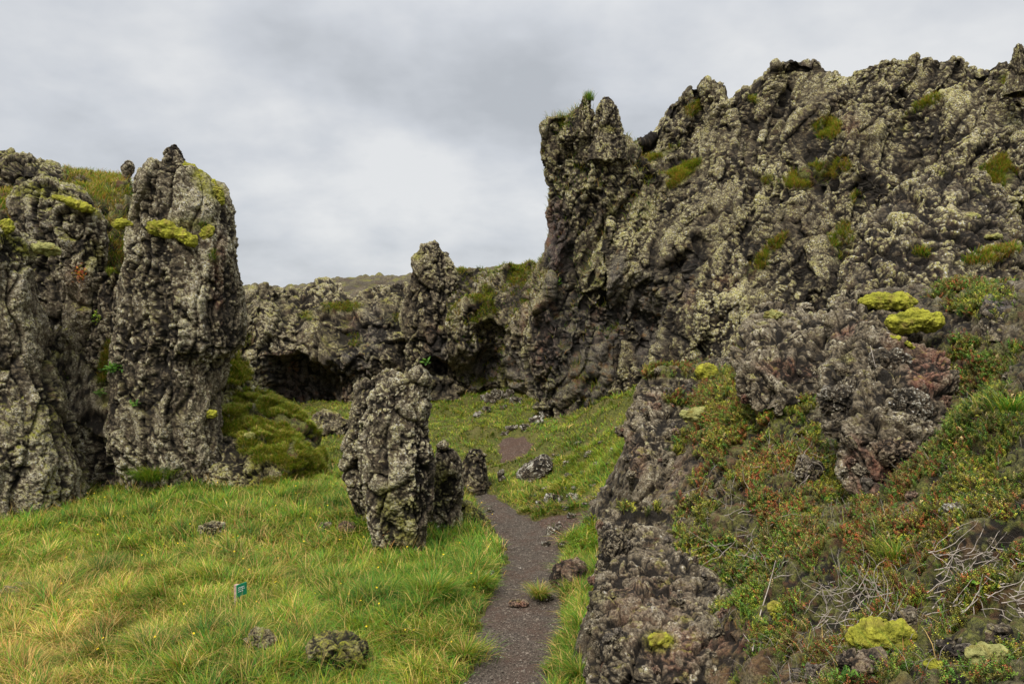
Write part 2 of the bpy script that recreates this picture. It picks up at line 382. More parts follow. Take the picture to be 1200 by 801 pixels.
M_LEAF = leaf_mat('grass blade'); M_SPRIG = leaf_mat('crowberry leaf', .2, .5)
M_MOSS = moss_mat('bright woolly moss'); M_MOSS2 = moss_mat('grey green woolly moss', (.11, .11, .03), (.33, .32, .12))
M_GROUND = ground_mat(); M_PATH = soil_mat('dark cinder gravel', (.030, .024, .018), (.115, .09, .07), (.26, .22, .17)); M_SOIL = soil_mat('brown bare soil', (.035, .022, .016), (.12, .075, .052), (.26, .2, .16))
# ------------------------------------------------------------------ ground
gp = [(50, 590, 15.4), (150, 575, 16), (300, 572, 15.6), (380, 560, 16.8), (340, 478, 30), (395, 545, 19), (455, 655, 11.9), (530, 612, 13.5), (600, 612, 14), (598, 590, 15.2),
      (700, 612, 13.3), (570, 575, 16), (640, 560, 16.5), (725, 560, 14.6), (620, 520, 19), (700, 510, 17.6), (740, 472, 18.2), (650, 490, 21.8), (690, 488, 20), (560, 482, 25), (510, 448, 29.5),
      (600, 452, 27), (640, 474, 24), (530, 502, 22), (460, 520, 21), (430, 470, 31), (600, 801, 7.87), (300, 801, 7.87), (0, 801, 7.87), (300, 700, 10.27), (0, 690, 10.6), (610, 720, 9.69), (690, 700, 10.1), (690, 650, 12.0), (520, 720, 9.5)]
gpts = [tuple(P(*g)) for g in gp] + [(-14, 10, .4), (-14, 22, .4), (0, 0, -.2), (-8, 3, -.1), (8, 6, .2), (5, 10, .4), (9, 20, 2), (14, 32, 2.4), (-18, 36, .5), (0, 40, 1.4), (-8, 40, .6), (3, 14, .8), (3.5, 17, 1.8)]
_gt = tps(gpts)
def pathmask_pts():
    L = [(592, 830, 50), (592, 801, 48), (600, 760, 47), (612, 730, 47), (616, 710, 44), (615, 690, 38), (622, 668, 34), (628, 650, 33), (618, 632, 31), (600, 615, 30), (585, 603, 24), (572, 592, 15), (565, 583, 8)]
    out = []
    for px, py, hw in L:
        # solve depth on meadow plane z~0
        d = CZ / ((py - HOR) / FPX); out.append((*P(px, py, d)[:2], hw * d / FPX))
    return np.array(out)
PATH = pathmask_pts()
def ribbon_dist(x, y, L):
    best = np.full(np.shape(x), 9.)
    for k in range(len(L) - 1):
        a, b = L[k], L[k + 1]; vx, vy = b[0] - a[0], b[1] - a[1]
        t = np.clip(((x - a[0]) * vx + (y - a[1]) * vy) / (vx * vx + vy * vy), 0, 1)
        d = np.hypot(x - a[0] - t * vx, y - a[1] - t * vy) - (a[2] + t * (b[2] - a[2]))
        best = np.minimum(best, d)
    return best
def gnoise(x, y): return np.stack([x, y, 0 * x], -1)
def base_h(x, y):
    x = np.asarray(x, float); y = np.asarray(y, float)
    h = np.clip(_gt(np.clip(x, -18, 12), np.clip(y, -2, 42)), -.6, 3.2)
    r = np.maximum(np.maximum(np.abs(x + 2) - 16, np.abs(y - 20) - 22), 0)
    return h * np.exp(-(r / 8) ** 2) + 1.0 * (1 - np.exp(-(r / 8) ** 2))
SOILS = [('branch', [(640, 622, .3, 13.7), (676, 618, .34, 13.6), (655, 632, .2, 13.0)]), ('upper', [(597, 510, .3, 19.8), (606, 523, .42, 19.0), (604, 536, .3, 18.2)]), ('mid', [(622, 602, .12, 14.8), (655, 600, .16, 14.6), (690, 597, .1, 14.3)])]
def soil_poly(L): return np.array([(*P(px, py, d)[:2], w) for px, py, w, d in L])
SOILP = [(n, soil_poly(L)) for n, L in SOILS]
def pd(x, y):
    e = perlin(gnoise(x, y) * 3.1) * .10 + perlin(gnoise(x, y) * 11) * .04
    return ribbon_dist(x, y, PATH) + e
def sd_(x, y, k):
    e = perlin(gnoise(x, y) * 3.1 + 5) * .14 + perlin(gnoise(x, y) * 9) * .06
    return ribbon_dist(x, y, SOILP[k][1]) + e
def all_bare(x, y):
    d = pd(x, y)
    for k in range(len(SOILP)): d = np.minimum(d, sd_(x, y, k))
    return d
def ground_h(x, y):
    h = base_h(x, y)
    n = fbm(gnoise(x, y) * .55, 2) * .10 + fbm(gnoise(x, y) * 2.2 + 3, 3) * .045
    far = sstep(14.5, 18, y) * sstep(45, 38, y)
    n = n + far * (fbm(gnoise(x, y) * 1.1 + 8, 3) * .20 + .10 * ridge(gnoise(x, y) * .9 + 4, 2))
    d = all_bare(x, y); k = sstep(-.05, .22, d)
    return h + n * (.35 + .65 * k) + .05 * k
def axis(lo, hi, st, far):
    a = np.arange(lo, hi, st); ext = [hi]; s = st
    while ext[-1] < far: s *= 1.25; ext.append(ext[-1] + s)
    e2 = [lo]; s = st
    while e2[-1] > -far: s *= 1.25; e2.append(e2[-1] - s)
    return np.concatenate([np.array(e2[:0:-1]), a, np.array(ext)])
gx, gy = np.meshgrid(axis(-11.5, 4.5, .05, 1500), axis(6.8, 33, .05, 1500))
gz = ground_h(gx, gy); gd = all_bare(gx, gy)
gz -= .03 * sstep(.02, -.04, gd)
GG = np.stack([gx, gy, gz], -1)
o = mesh_np('ground', GG, grid_faces(*gx.shape), M_GROUND); tag(o, kind='structure'); reg_vis(GG[::2, ::2])
print('ground', time.time() - T0)
def patch_sheet(name, dist, x0, x1, y0, y1, st, mat, amp):
    x, y = np.meshgrid(np.arange(x0, x1, st), np.arange(y0, y1, st)); d = dist(x, y)
    z = ground_h(x, y) + .004 + amp * fbm(gnoise(x, y) * 14, 3) * sstep(.02, -.1, d) - .01
    z -= .05 * sstep(-.0, .05, d)
    F = grid_faces(*x.shape); keep = (d.ravel()[F] < .05).any(1); F = F[keep]
    u, inv = np.unique(F, return_inverse=True); V = np.stack([x, y, z], -1).reshape(-1, 3)[u]
    return tag(mesh_np(name, V, inv.reshape(F.shape).astype(np.int32), mat), kind='structure')
patch_sheet('path', pd, -1.2, 1.6, 6.5, 17.5, .022, M_PATH, .012)
for k, (n, Pp) in enumerate(SOILP):
    patch_sheet('bare_soil', lambda x, y, k=k: np.where(pd(x, y) < -.03, 1, sd_(x, y, k)), Pp[:, 0].min() - .6, Pp[:, 0].max() + .6, Pp[:, 1].min() - .6, Pp[:, 1].max() + .6, .03, M_SOIL, .02)
# ------------------------------------------------------------------ far lava hill
x, y = np.meshgrid(np.arange(-75, 40, .22), np.arange(42, 125, .28))
pxv = np.array([150, 280, 330, 380, 440, 480, 540, 600, 640, 800]); pyv = np.array([322, 333, 337, 327, 321, 324, 314, 312, 308, 300])
ppx = 600 + 942 * x / y; crest = CZ + (370 - np.mean([np.interp(ppx + k, pxv, pyv) for k in range(-40, 41, 10)], 0)) / 942 * 92
t = sstep(40, 92, y); z = 2.2 + (crest - 2.2) * t - .06 * np.maximum(y - 95, 0)
q = np.stack([x, y, 0 * x], -1); f1, f2, i1 = worley(q * .9 + 2); g1, g2, i2 = worley(q * .38 + 5)
lump = (.55 - f1) * .8 * (.4 + i1) + np.maximum(.55 - g1, 0) ** 2 * .9 * i2 + fbm(q * .15, 3) * .25
z = z + lump - .35
FH = np.stack([x, y, z], -1); N = grid_normals(FH); cav = np.clip(.45 + lump * .35, 0, 1)
mk = np.zeros(x.shape + (4,)); mk[..., 1] = sstep(.62, .95, N[..., 2] * .5 + .5 * cav + fbm(q * .5, 3) * .45) * .7
M_HILL = rock_mat('mossy far lava', 2.5, .3, (.2, .18, .12), (.3, .27, .2), .4, dark=.75)
o = mesh_np('lava_hill', FH, grid_faces(*x.shape), M_HILL, {'mask': mk.reshape(-1, 4), 'cav': cav.ravel()}); tag(o, kind='structure'); reg_vis(FH)
# ------------------------------------------------------------------ cliffs
# back cliff, west part with the wide cave
r = Rock('cave_cliff')
crest = [(230, 400, 27), (262, 362, 27.5), (285, 350, 28), (300, 338, 29), (314, 331, 29), (322, 338, 29), (335, 344, 30), (350, 345, 30), (362, 338, 30), (378, 334, 30), (395, 340, 30), (415, 343, 30), (430, 334, 30), (445, 330, 30), (470, 328, 30), (490, 335, 30), (520, 335, 30)]
G = rails([crest, [(230, 430, 26.5), (300, 385, 28), (380, 385, 28.6), (450, 375, 28.5), (520, 375, 29)], [(230, 460, 26), (300, 425, 27.7), (350, 415, 28), (400, 420, 28), (450, 420, 28), (520, 420, 28.5)],
           [(230, 520, 26), (300, 492, 28.2), (380, 492, 28.6), (450, 480, 28.5), (520, 480, 29)]], 230, 520, .04)
r.add(G, fs=1.3, A=(.9, 1, 1, 1), seed=1, vert=.35, sharp=.6, bare=[(350, 447, 50, 44), (418, 425, 22, 60, .8, 20), (440, 390, 16, 30, .7)], push=[(348, 452, 34, 44, 1.2), (385, 460, 22, 26, .5)], red=[(335, 455, 16, 28, .9), (420, 395, 18, 26, .6), (405, 470, 8, 30, .6), (330, 415, 20, 8, .7)],
      heath=[(400, 360, 26, 8, .9), (290, 398, 12, 10, .8), (415, 400, 14, 10, .5), (360, 372, 12, 6, .7), (465, 375, 18, 10, .5)], moss=[(362, 368, 8, 5), (285, 402, 10, 8)], topmoss=.35)
r.build(M_BACK, 'low lichen covered lava cliff with a wide dark cave mouth, behind the left crag', 'cliff')
# back pinnacle
r = Rock('rock_pinnacle')
r.add(column([(286, 506, 514), (296, 488, 526), (310, 480, 533), (335, 474, 540), (370, 468, 545), (400, 474, 548), (430, 478, 545), (465, 470, 560)], 26.5, .8, .035), True and True, fs=1.25, A=(.35, .9, 1, 1), seed=2, bare=[(508, 428, 24, 16), (515, 405, 12, 16, .7)], push=[(506, 430, 18, 13, .9)], red=[(505, 395, 10, 22, .5)], moss=[(487, 298, 12, 6, .6)], topmoss=.3)
r.add(column([(283, 508, 513), (292, 505, 516), (310, 500, 520)], 26.8, .9, .03), True, fs=.6, A=(.2, .7, 1, 1), seed=4)
r.build(M_BACK, 'tall thumb-shaped lava pinnacle rising above the back cliff, behind the pillar', 'rock pinnacle')
# back cliff, east part
r = Rock('back_cliff')
crest = [(525, 330, 27), (540, 318, 27.2), (556, 313, 27), (575, 313, 27), (597, 309, 26.5), (615, 306, 26), (640, 300, 26), (700, 295, 25)]
G = rails([crest, [(525, 370, 26), (580, 350, 26), (640, 350, 24.8), (700, 350, 24.5)], [(525, 410, 25.8), (580, 400, 25.8), (640, 400, 24.6), (700, 400, 24.4)], [(525, 470, 27), (580, 468, 26.8), (640, 495, 24.5), (700, 500, 24)]], 525, 700, .035)
r.add(G, fs=1.2, A=(.8, 1, 1, 1), seed=3, vert=.3, sharp=.8, bare=[(575, 425, 40, 22), (560, 440, 30, 15), (620, 440, 20, 40, .8)], push=[(575, 400, 20, 24, .5), (560, 430, 34, 18, .5)], heath=[(567, 357, 14, 22, .9, 20), (608, 318, 16, 14, 1), (545, 318, 10, 6, .8)], moss=[(570, 372, 8, 14, .5), (590, 448, 6, 30, .5)], red=[(625, 380, 14, 50, .6)], topheath=.5)
r.build(M_BACK, 'furrowed grey lava cliff between the thumb-shaped pinnacle and the tall right crag', 'cliff')
# right tall crag
r = Rock('towering_crag')
bare = [(655, 300, 16, 70, .85), (660, 400, 36, 75, .75), (745, 395, 62, 52, 1), (760, 335, 28, 44, .9), (710, 440, 50, 45, .8), (640, 440, 20, 40, .6)]
red = [(652, 262, 12, 32, 1), (655, 300, 10, 30, .9), (640, 390, 16, 60, .6), (700, 380, 12, 30, .4)]
r.add(column([(138, 645, 702), (152, 638, 722), (172, 637, 744), (205, 642, 775), (245, 646, 800), (270, 650, 815), (285, 645, 820), (310, 634, 832), (345, 622, 850), (400, 617, 858), (450, 626, 865), (500, 640, 880)], 21.2, .42, .026, back=1.5), True, fs=1.15, A=(.42, 1, 1, 1), seed=5.3, vert=.22, sharp=.8, ribs=.5, bare=bare, red=red,
      push=[(745, 385, 60, 60, .35), (765, 335, 18, 34, .4), (662, 345, 14, 46, .5)], shear=.32, heath=[(665, 140, 20, 8, .9), (690, 445, 14, 8, .4), (716, 250, 7, 30, .5, 15), (700, 325, 12, 6, .6)], moss=[(700, 330, 12, 5, .6), (718, 260, 6, 20, .4)], topheath=.7)
r.add(column([(114, 708, 717), (122, 702, 723), (140, 697, 728), (165, 690, 733), (190, 684, 738), (215, 684, 738, 21.6), (270, 690, 738, 22.6)], 21.0, .9, .024), True, fs=.7, A=(.3, .9, 1, 1), seed=6, moss=[(712, 150, 10, 5, .5)])
r.add(column([(112, 682, 691), (124, 678, 694), (140, 664, 700), (165, 652, 703), (200, 656, 700, 21.8), (250, 665, 695, 22.6)], 21.3, .9, .024), True, fs=.7, A=(.3, .9, 1, 1), seed=7, topheath=.9)
r.build(M_RIGHT, 'towering overhanging lava crag with twin spikes on top, above the grassy slope', 'crag')
# long right cliff
r = Rock('lava_cliff')
cr = [(715, 205, 22), (735, 180, 22), (745, 172, 22), (762, 164, 22), (775, 150, 22), (788, 129, 22), (803, 122, 22), (812, 112, 22), (826, 103, 22), (847, 103, 22), (853, 112, 22), (857, 132, 22), (864, 124, 21.6), (880, 112, 21.5), (893, 118, 21.4), (902, 98, 21.3), (915, 82, 21), (940, 71, 21), (968, 72, 20.8), (985, 88, 20.6), (1003, 102, 20.5), (1015, 86, 20.3), (1032, 77, 20), (1047, 71, 20), (1060, 76, 20), (1075, 74, 20), (1092, 68, 19.8), (1104, 69, 19.7), (1112, 75, 19.6), (1140, 70, 19.4), (1148, 86, 19.2), (1155, 95, 19), (1166, 86, 18.8), (1182, 82, 18.6), (1210, 85, 18), (1320, 90, 17)]
cr = [(a_, b_ - (11 if a_ > 780 else 4) - 7 * max(0, perlin(np.array([[a_ / 17., 3.3, .7]]))[0]), c_) for a_, b_, c_ in cr]
G = rails([cr,
           [(715, 240, 21), (770, 205, 21), (850, 165, 21), (950, 130, 20.2), (1060, 120, 19.3), (1180, 130, 18.1), (1320, 130, 16.8)],
           [(715, 280, 20.2), (800, 240, 20.2), (900, 205, 19.7), (1000, 190, 18.9), (1100, 190, 18.2), (1200, 190, 17.2), (1320, 190, 16.4)],
           [(715, 330, 19.8), (790, 300, 19.4), (860, 290, 18.9), (960, 280, 18.2), (1060, 270, 17.5), (1200, 270, 16.6), (1320, 270, 16)],
           [(715, 400, 20.4), (770, 385, 20), (830, 370, 18.4), (900, 350, 17.8), (1000, 330, 17.0), (1200, 330, 16), (1320, 330, 15.6)],
           [(715, 500, 20.5), (780, 480, 18.8), (900, 450, 17.2), (1000, 440, 16.4), (1200, 440, 15.6), (1320, 440, 15)]], 715, 1320, .021)
H2 = [(800, 205, 30, 9, 1, -32), (770, 180, 28, 5, .8, -25), (950, 206, 46, 13, 1, -12), (970, 150, 16, 18, .9), (985, 195, 14, 10, .6), (892, 300, 40, 9, .9, -42), (1080, 125, 26, 5, .8, -35), (1005, 232, 9, 8, .7), (1175, 200, 24, 20, .9), (1165, 295, 40, 14, .8), (985, 285, 16, 30, .5), (1185, 90, 20, 8, 1), (812, 128, 16, 8, .7, -30), (745, 195, 6, 18, .6, 20), (920, 85, 12, 6, .4), (885, 118, 9, 5, .7)]
_, gpy = proj(G); gcr = np.interp(proj(G)[0], [c_[0] for c_ in cr[:-2]], [c_[1] for c_ in cr[:-2]]) if False else 100
r.add(G, fs=1.0, A=(.55, .85, 1.0, 1), seed=8, vert=.32, ribs=.95, sharp=1., bare=[(808, 318, 22, 30, .95), (765, 370, 26, 60, .9), (725, 340, 14, 60, .8), (1000, 265, 14, 7, .6)], push=[(806, 318, 18, 28, .6), (768, 375, 20, 46, .3)], shear=.28, heath=H2, moss=[(800, 212, 16, 4, .7, -25), (1140, 255, 10, 5, .7), (1060, 150, 10, 5, .5)], red=[(812, 345, 14, 16, .7), (860, 330, 26, 10, .4), (1000, 150, 10, 20, .4)], topmoss=.12)
r.build(M_RIGHT, 'long jagged lava cliff crusted with olive lichen, filling the upper right', 'cliff')
r = Rock('rock_spire')
r.add(column([(50, 1190, 1199), (62, 1187, 1204), (85, 1185, 1210), (110, 1180, 1215)], 17.6, .9, .02), True, fs=.6, A=(.3, .9, 1, 1), seed=9, topmoss=.3)
r.build(M_RIGHT, 'narrow dark rock spire cut by the right edge above the long cliff', 'rock spire')
print('right', time.time() - T0)
# left crag
r = Rock('pointed_crag')
r.add(column([(186, 195, 216), (193, 180, 224), (206, 163, 243), (220, 160, 258), (240, 161, 264), (262, 158, 267), (280, 155, 271), (300, 152, 278), (330, 146, 281), (370, 140, 283), (405, 134, 283), (425, 131, 262), (470, 128, 258), (520, 130, 262), (560, 148, 262), (600, 155, 265)], 15.6, .75, .02), True, fs=.9, A=(.38, .9, .9, 1), seed=10, vert=.18, sharp=.6,
      moss=[(245, 215, 30, 12, .9, 50), (215, 262, 40, 8, .5)], red=[(258, 320, 8, 50, .6)], heath=[(225, 265, 14, 6, .6), (250, 300, 8, 12, .5)], topmoss=.35)
r.add(column([(168, 200, 210), (176, 196, 216), (188, 193, 220), (204, 185, 226)], 15.7, .9, .018), True, fs=.5, A=(.3, .9, 1, 1), seed=11)
r.build(M_LEFT, 'pointed grey lava crag with bright moss on its right shoulder, left of the cave', 'crag')
# far-left crag mass
r = Rock('blocky_crag')
r.add(column([(214, 33, 62), (222, 24, 92), (238, 22, 108), (256, 26, 122), (285, 30, 126), (330, 32, 125), (400, 28, 124), (480, 20, 122), (560, 10, 112), (610, 0, 110)], 16.3, .8, .021), True, fs=.95, A=(.5, 1.1, .9, .9), seed=12, vert=.18, sharp=.7, bare=[(45, 262, 22, 14, .5)], red=[(90, 330, 14, 30, .3)], heath=[(70, 470, 14, 50, .4)], moss=[(75, 236, 50, 9, 1, 25), (40, 225, 26, 8, .8), (110, 300, 12, 20, .5)], topmoss=.9)
r.add(column([(268, -60, 14), (285, -80, 28), (330, -95, 36), (400, -110, 44), (470, -120, 66), (540, -130, 88), (585, -130, 92), (620, -130, 90)], 14.2, .8, .02), True, fs=.95, A=(.4, 1.1, 1, 1), seed=13, vert=.18, sharp=.7, moss=[(20, 285, 36, 9, 1, 25)], heath=[(62, 440, 14, 40, .3)], topmoss=.9)
r.add(column([(320, 100, 148), (400, 80, 165), (500, 70, 175, 16.0), (610, 60, 175, 15.9)], 16.2, .4, .024), True, fs=.9, A=(.5, 1, 1, 1), seed=14, vert=.2, heath=[(137, 430, 20, 45, .9), (132, 290, 10, 40, .9)], moss=[(135, 485, 14, 10, .6), (130, 300, 8, 30, .5)])
r.build(M_LEFT, 'blocky grey lava crag against the left edge, with moss on its ledges', 'crag')
# grassy plateau on top left
x, y = np.meshgrid(np.arange(-20, -7, .035), np.arange(15.6, 26, .035))
plt_ = [tuple(P(*g)) for g in [(-100, 300, 15), (0, 262, 16.2), (30, 240, 17), (100, 262, 17.3), (130, 330, 17), (150, 260, 18), (150, 212, 20), (100, 222, 19.5), (60, 225, 19.5), (20, 225, 18.5), (0, 212, 20), (-100, 250, 18), (0, 195, 22), (40, 205, 22), (70, 205, 22.4), (110, 207, 22.4), (158, 208, 22.4), (-100, 200, 22)]] + [(-20, 26, 7.4), (-8, 26, 7.2), (-6, 22, 6.3), (-6, 18, 4.8), (-20, 16, 5.2)]
z = tps(plt_)(x, y); z = np.minimum(z, 8.4) - .0
z -= np.maximum(600 + 942 * x / y - 150, 0) * .06
z = np.where(y < 16.6, z - (16.6 - y) * 2.0, z)
r = Rock('grassy_ledge'); G = np.stack([x, y, z], -1)
r.add(G, fs=.7, A=(.5, 1.3, 1, .8), seed=15, vert=1, heath=[(60, 215, 120, 45, 1), (150, 330, 60, 100, 1)], topmoss=.6)
r.build(M_LEFT, kind='structure')
EDGE = [(32, 186, -25, 60, 21.5), ]
r = Rock('rock_knoll')
r.add(column([(180, -30, 24), (186, -60, 52), (198, -80, 78), (212, -90, 104), (240, -90, 116)], 19.6, .8, .03), True, fs=.8, A=(.5, 1.2, 1, 1), seed=16, topmoss=.9, heath=[(90, 205, 20, 10, .7)], vert=.8)
r.build(M_LEFT, 'low mossy rock knoll on the skyline at the upper left edge', 'rock')
r = Rock('skyline_rock')
r.add(column([(189, 145, 155), (195, 141, 159), (202, 144, 157), (210, 146, 154), (225, 142, 160)], 20.5, .9, .018), True, fs=.45, A=(.3, .8, 1, 1), seed=17)
r.build(M_LEFT, 'small dark knob of rock standing on the skyline just left of the pointed crag', 'rock')
# shoulder mound
r = Rock('grassy_mound')
r.add(column([(402, 240, 272, 18.2), (418, 236, 288, 18), (445, 232, 298, 17.8), (466, 228, 318, 17.4), (480, 226, 345, 16.9), (500, 226, 366, 16.4), (530, 226, 378, 16.0), (560, 226, 384, 15.8), (600, 224, 386, 15.7)], 16, .85, .022), True, fs=.85, A=(.45, 1, 1, 1), seed=18, vert=.6,
      heath=[(330, 505, 60, 40, 1.2), (362, 540, 28, 40, 1), (265, 435, 30, 30, .8), (300, 470, 26, 14, 1.1), (335, 566, 30, 8, .6)], moss=[(245, 485, 20, 30, .7), (298, 560, 10, 14, .8), (335, 510, 60, 50, 1), (270, 440, 30, 34, .8)], topmoss=.5)
r.build(M_LEFT, 'rounded grassy rock mound between the pointed crag and the free-standing pillar', 'rock mound')
r = Rock('flat_outcrop')
r.add(column([(486, 368, 402), (494, 362, 414), (512, 360, 416), (530, 362, 414), (545, 360, 420)], 22, .8, .024), True, fs=.8, A=(.3, .9, 1, 1), seed=19, vert=1.2, topmoss=.7)
r.build(M_BACK, 'low flat-topped mossy outcrop in the grass below the cave', 'rock')
# pillar
r = Rock('rock_pillar')
r.add(column([(436, 434, 462), (442, 424, 474), (452, 417, 484), (470, 413, 490), (500, 407, 486), (520, 401, 480), (545, 398, 474), (565, 402, 470), (590, 405, 470), (612, 412, 466), (640, 416, 460)], 13.1, .85, .0125), True, fs=.7, A=(.5, 1.1, 1, 1), seed=20, vert=.35, topmoss=.35)
r.add(column([(438, 480, 496), (446, 468, 502), (460, 436, 503), (490, 424, 503), (520, 420, 508), (545, 420, 514), (565, 422, 516), (590, 426, 514), (620, 430, 506), (655, 434, 500), (680, 434, 500)], 11.9, .7, .0125), True, fs=.65, A=(.42, 1.1, 1, 1), seed=21, vert=.35, moss=[(470, 610, 28, 22, .75), (450, 590, 10, 20, .7), (480, 630, 16, 10, .6)])
r.build(M_PIL, 'free-standing knobbly lava pillar in the meadow left of the path', 'rock pillar')
r = Rock('rock_stack')
r.add(column([(520, 508, 528), (528, 502, 537), (550, 500, 545), (580, 498, 544), (605, 498, 540), (640, 496, 542)], 13.0, .8, .014), True, fs=.65, A=(.4, 1, 1, 1), seed=22, moss=[(515, 570, 12, 30, .7)])
r.build(M_PIL, 'shorter mossy rock stack leaning against the right side of the pillar', 'rock')
r = Rock('rock_stump')
r.add(column([(524, 548, 566), (532, 540, 573), (550, 538, 576), (575, 538, 577), (600, 536, 580)], 15.8, .8, .018), True, fs=.7, A=(.4, 1, 1, 1), seed=23, topmoss=.6)
r.build(M_PIL, 'squat dark rock stump behind the pillar, beside the pale slab', 'rock')
r = Rock('mossy_hump')
r.add(column([(590, 535, 556), (598, 530, 565), (612, 528, 574), (640, 525, 578)], 13.3, .9, .016), True, fs=.5, A=(.3, .8, .8, 1), seed=24, moss=[(550, 605, 40, 20, .9)], topmoss=.8)
r.build(M_PIL, 'low moss covered hump at the path edge, right of the shorter stack', 'rock')
print('left', time.time() - T0)
# ------------------------------------------------------------------ near heath slope
hp = [(1000, 801, 3.6), (1200, 801, 3.2), (900, 801, 4.5), (850, 801, 5.7), (740, 801, 7.2), (1100, 700, 4.2), (1200, 700, 3.8), (1000, 700, 4.7), (900, 700, 5.7), (840, 700, 6.9), (770, 700, 7.4), (810, 610, 8.3), (745, 610, 9.0), (780, 530, 11.2), (850, 520, 9.3), (800, 462, 12.4),
      (860, 440, 11), (765, 450, 13.2), (900, 560, 7.5), (950, 480, 8.5), (900, 442, 10), (1000, 615, 5.9), (1100, 600, 4.9), (1200, 600, 4.3), (960, 600, 6.3), (1050, 592, 6.5), (1050, 575, 7.3), (1050, 480, 8.6), (1200, 500, 5.0), (1150, 460, 5.6), (1200, 430, 6), (1200, 370, 8), (1130, 380, 8.5),
      (900, 400, 11.5), (960, 370, 10.8), (1000, 350, 10.6), (1100, 335, 10.2), (1300, 600, 4), (1300, 400, 6)]
hw_ = [(1.0, 6.9, .3), (1.4, 6.4, .9), (.95, 7.4, 0), (.62, 7.9, -.1), (.68, 8.6, -.1), (.9, 9.6, .0), (1.15, 10.4, .2), (1.5, 11.6, .4), (1.6, 12.6, .5), (1.9, 14, .9), (1.0, 7.9, .9), (1.0, 8.4, 1.1), (1.3, 9, 1.15), (1.7, 9.8, 1.25), (2.1, 11, 1.6), (2.25, 12.3, 2.0), (2.6, 13.5, 2.4), (0, 0, 1.95), (3, 0, 2.1), (-.4, 3, 1.2), (0, 5.2, .3), (.5, 6.4, 0), (-1.5, 0, .4), (6, 3, 2.6), (7, 8, 3.6), (7, 13, 3.4), (4, 14, 2.6), (.1, 7.2, -.4), (0, 9.5, -.5), (.4, 12, -.4), (.9, 14, -.2)]
hs = tps([tuple(P(*g)) for g in hp] + hw_)
x, y = np.meshgrid(np.arange(-1.2, 8, .017), np.arange(1.6, 14.5, .017))
z = hs(x, y)
m = (600 + 942 * x / y < 1330)
r = Rock('heath_slope'); G = np.stack([x, y, z], -1)
px, py = proj(G)
steep = 1 - sstep(.45, .75, grid_normals(G)[..., 2])
heathp = [(1180, 640, 50, 60, 1), (980, 640, 190, 130, 1), (1120, 520, 110, 110, 1), (880, 490, 90, 60, 1), (1050, 700, 220, 80, 1), (890, 600, 50, 80, .9), (790, 432, 40, 12, .8), (900, 680, 40, 60, .8), (1130, 420, 80, 30, .8), (900, 400, 60, 20, .4), (1100, 760, 160, 60, .5), (930, 720, 60, 80, .9), (1150, 355, 70, 22, .6), (950, 790, 160, 30, .45)]
r.add(G, fs=.5, A=(.35, .9, .9, .8), seed=25, vert=.8, heath=heathp, red=[(1060, 500, 60, 90, .5), (860, 560, 90, 60, .35), (900, 760, 150, 60, .7), (800, 640, 70, 40, .5)], moss=[(770, 750, 24, 18, .9), (765, 475, 20, 20, .4), (1020, 780, 60, 30, .6)], topmoss=.0)
r.build(M_SLOPE, kind='structure')
SL = r.g[0]
# near outcrops
r = Rock('foreground_outcrop')
r.add(column([(598, 712, 752, 8.3), (612, 703, 790, 8.0), (640, 697, 825, 7.4), (680, 690, 855, 6.8), (720, 687, 880, 6.3), (760, 688, 905, 6.0), (810, 692, 925, 5.8), (860, 692, 930, 5.7)], 7.4, .75, .0085, ex=2.2), True, fs=.5, A=(.45, .9, .9, .9), seed=26, vert=1., red=[(760, 700, 60, 60, .3), (800, 760, 40, 30, .6)], moss=[(777, 752, 22, 14, 1), (695, 640, 8, 14, .6), (700, 700, 10, 8, .5)], heath=[(750, 592, 40, 12, .9), (870, 640, 24, 40, .7), (900, 720, 20, 30, .5)])
r.build(M_NEAR, 'rough brown and grey lava outcrop in the foreground, right beside the path', 'rock outcrop')
r = Rock('shelf_outcrop')
r.add(column([(436, 752, 800, 12.2), (450, 743, 815, 12.0), (480, 738, 830, 11.6), (510, 731, 850, 11.0), (545, 730, 860, 10.6), (580, 736, 860, 10.4), (620, 740, 860, 10.2)], 11.4, .7, .014), True, fs=.65, A=(.4, .9, .9, .9), seed=27, heath=[(782, 437, 30, 9, 1), (830, 520, 40, 40, .9), (800, 470, 24, 12, .7)], red=[(765, 470, 12, 12, .5), (745, 540, 16, 30, .4)], moss=[(823, 486, 26, 9, .6)])
r.build(M_NEAR, 'dark rock shelf topped with heath, at the left end of the heath slope', 'rock outcrop')
r = Rock('scoria_outcrop')
r.add(column([(380, 1000, 1040, 7.9), (395, 990, 1060, 7.7), (415, 985, 1110, 7.5), (440, 972, 1120, 7.2), (470, 966, 1122, 7.0), (500, 965, 1120, 6.8), (530, 978, 1110, 6.7), (560, 990, 1100, 6.6), (600, 1000, 1090, 6.6)], 7.2, .6, .0095), True, fs=.5, A=(.45, 1.25, 1.0, .9), seed=28, vert=.8, red=[(1095, 430, 34, 34, 1), (1030, 560, 50, 30, .9), (1000, 540, 20, 30, .8), (1060, 400, 30, 14, .5)], moss=[(995, 420, 10, 6, .4)])
r.build(M_NEAR, 'lumpy outcrop of red-brown scoria blocks below the two large moss cushions', 'rock outcrop')
r = Rock('knobbly_outcrop')
r.add(column([(362, 890, 960, 10.4), (372, 880, 1010, 10.0), (390, 868, 1015, 9.6), (410, 862, 1015, 9.3), (440, 862, 1015, 9.0), (475, 870, 1015, 8.8)], 9.6, .5, .012), True, fs=.55, A=(.45, 1.1, 1., .9), seed=29, vert=.7, red=[(940, 425, 50, 12, .7)])
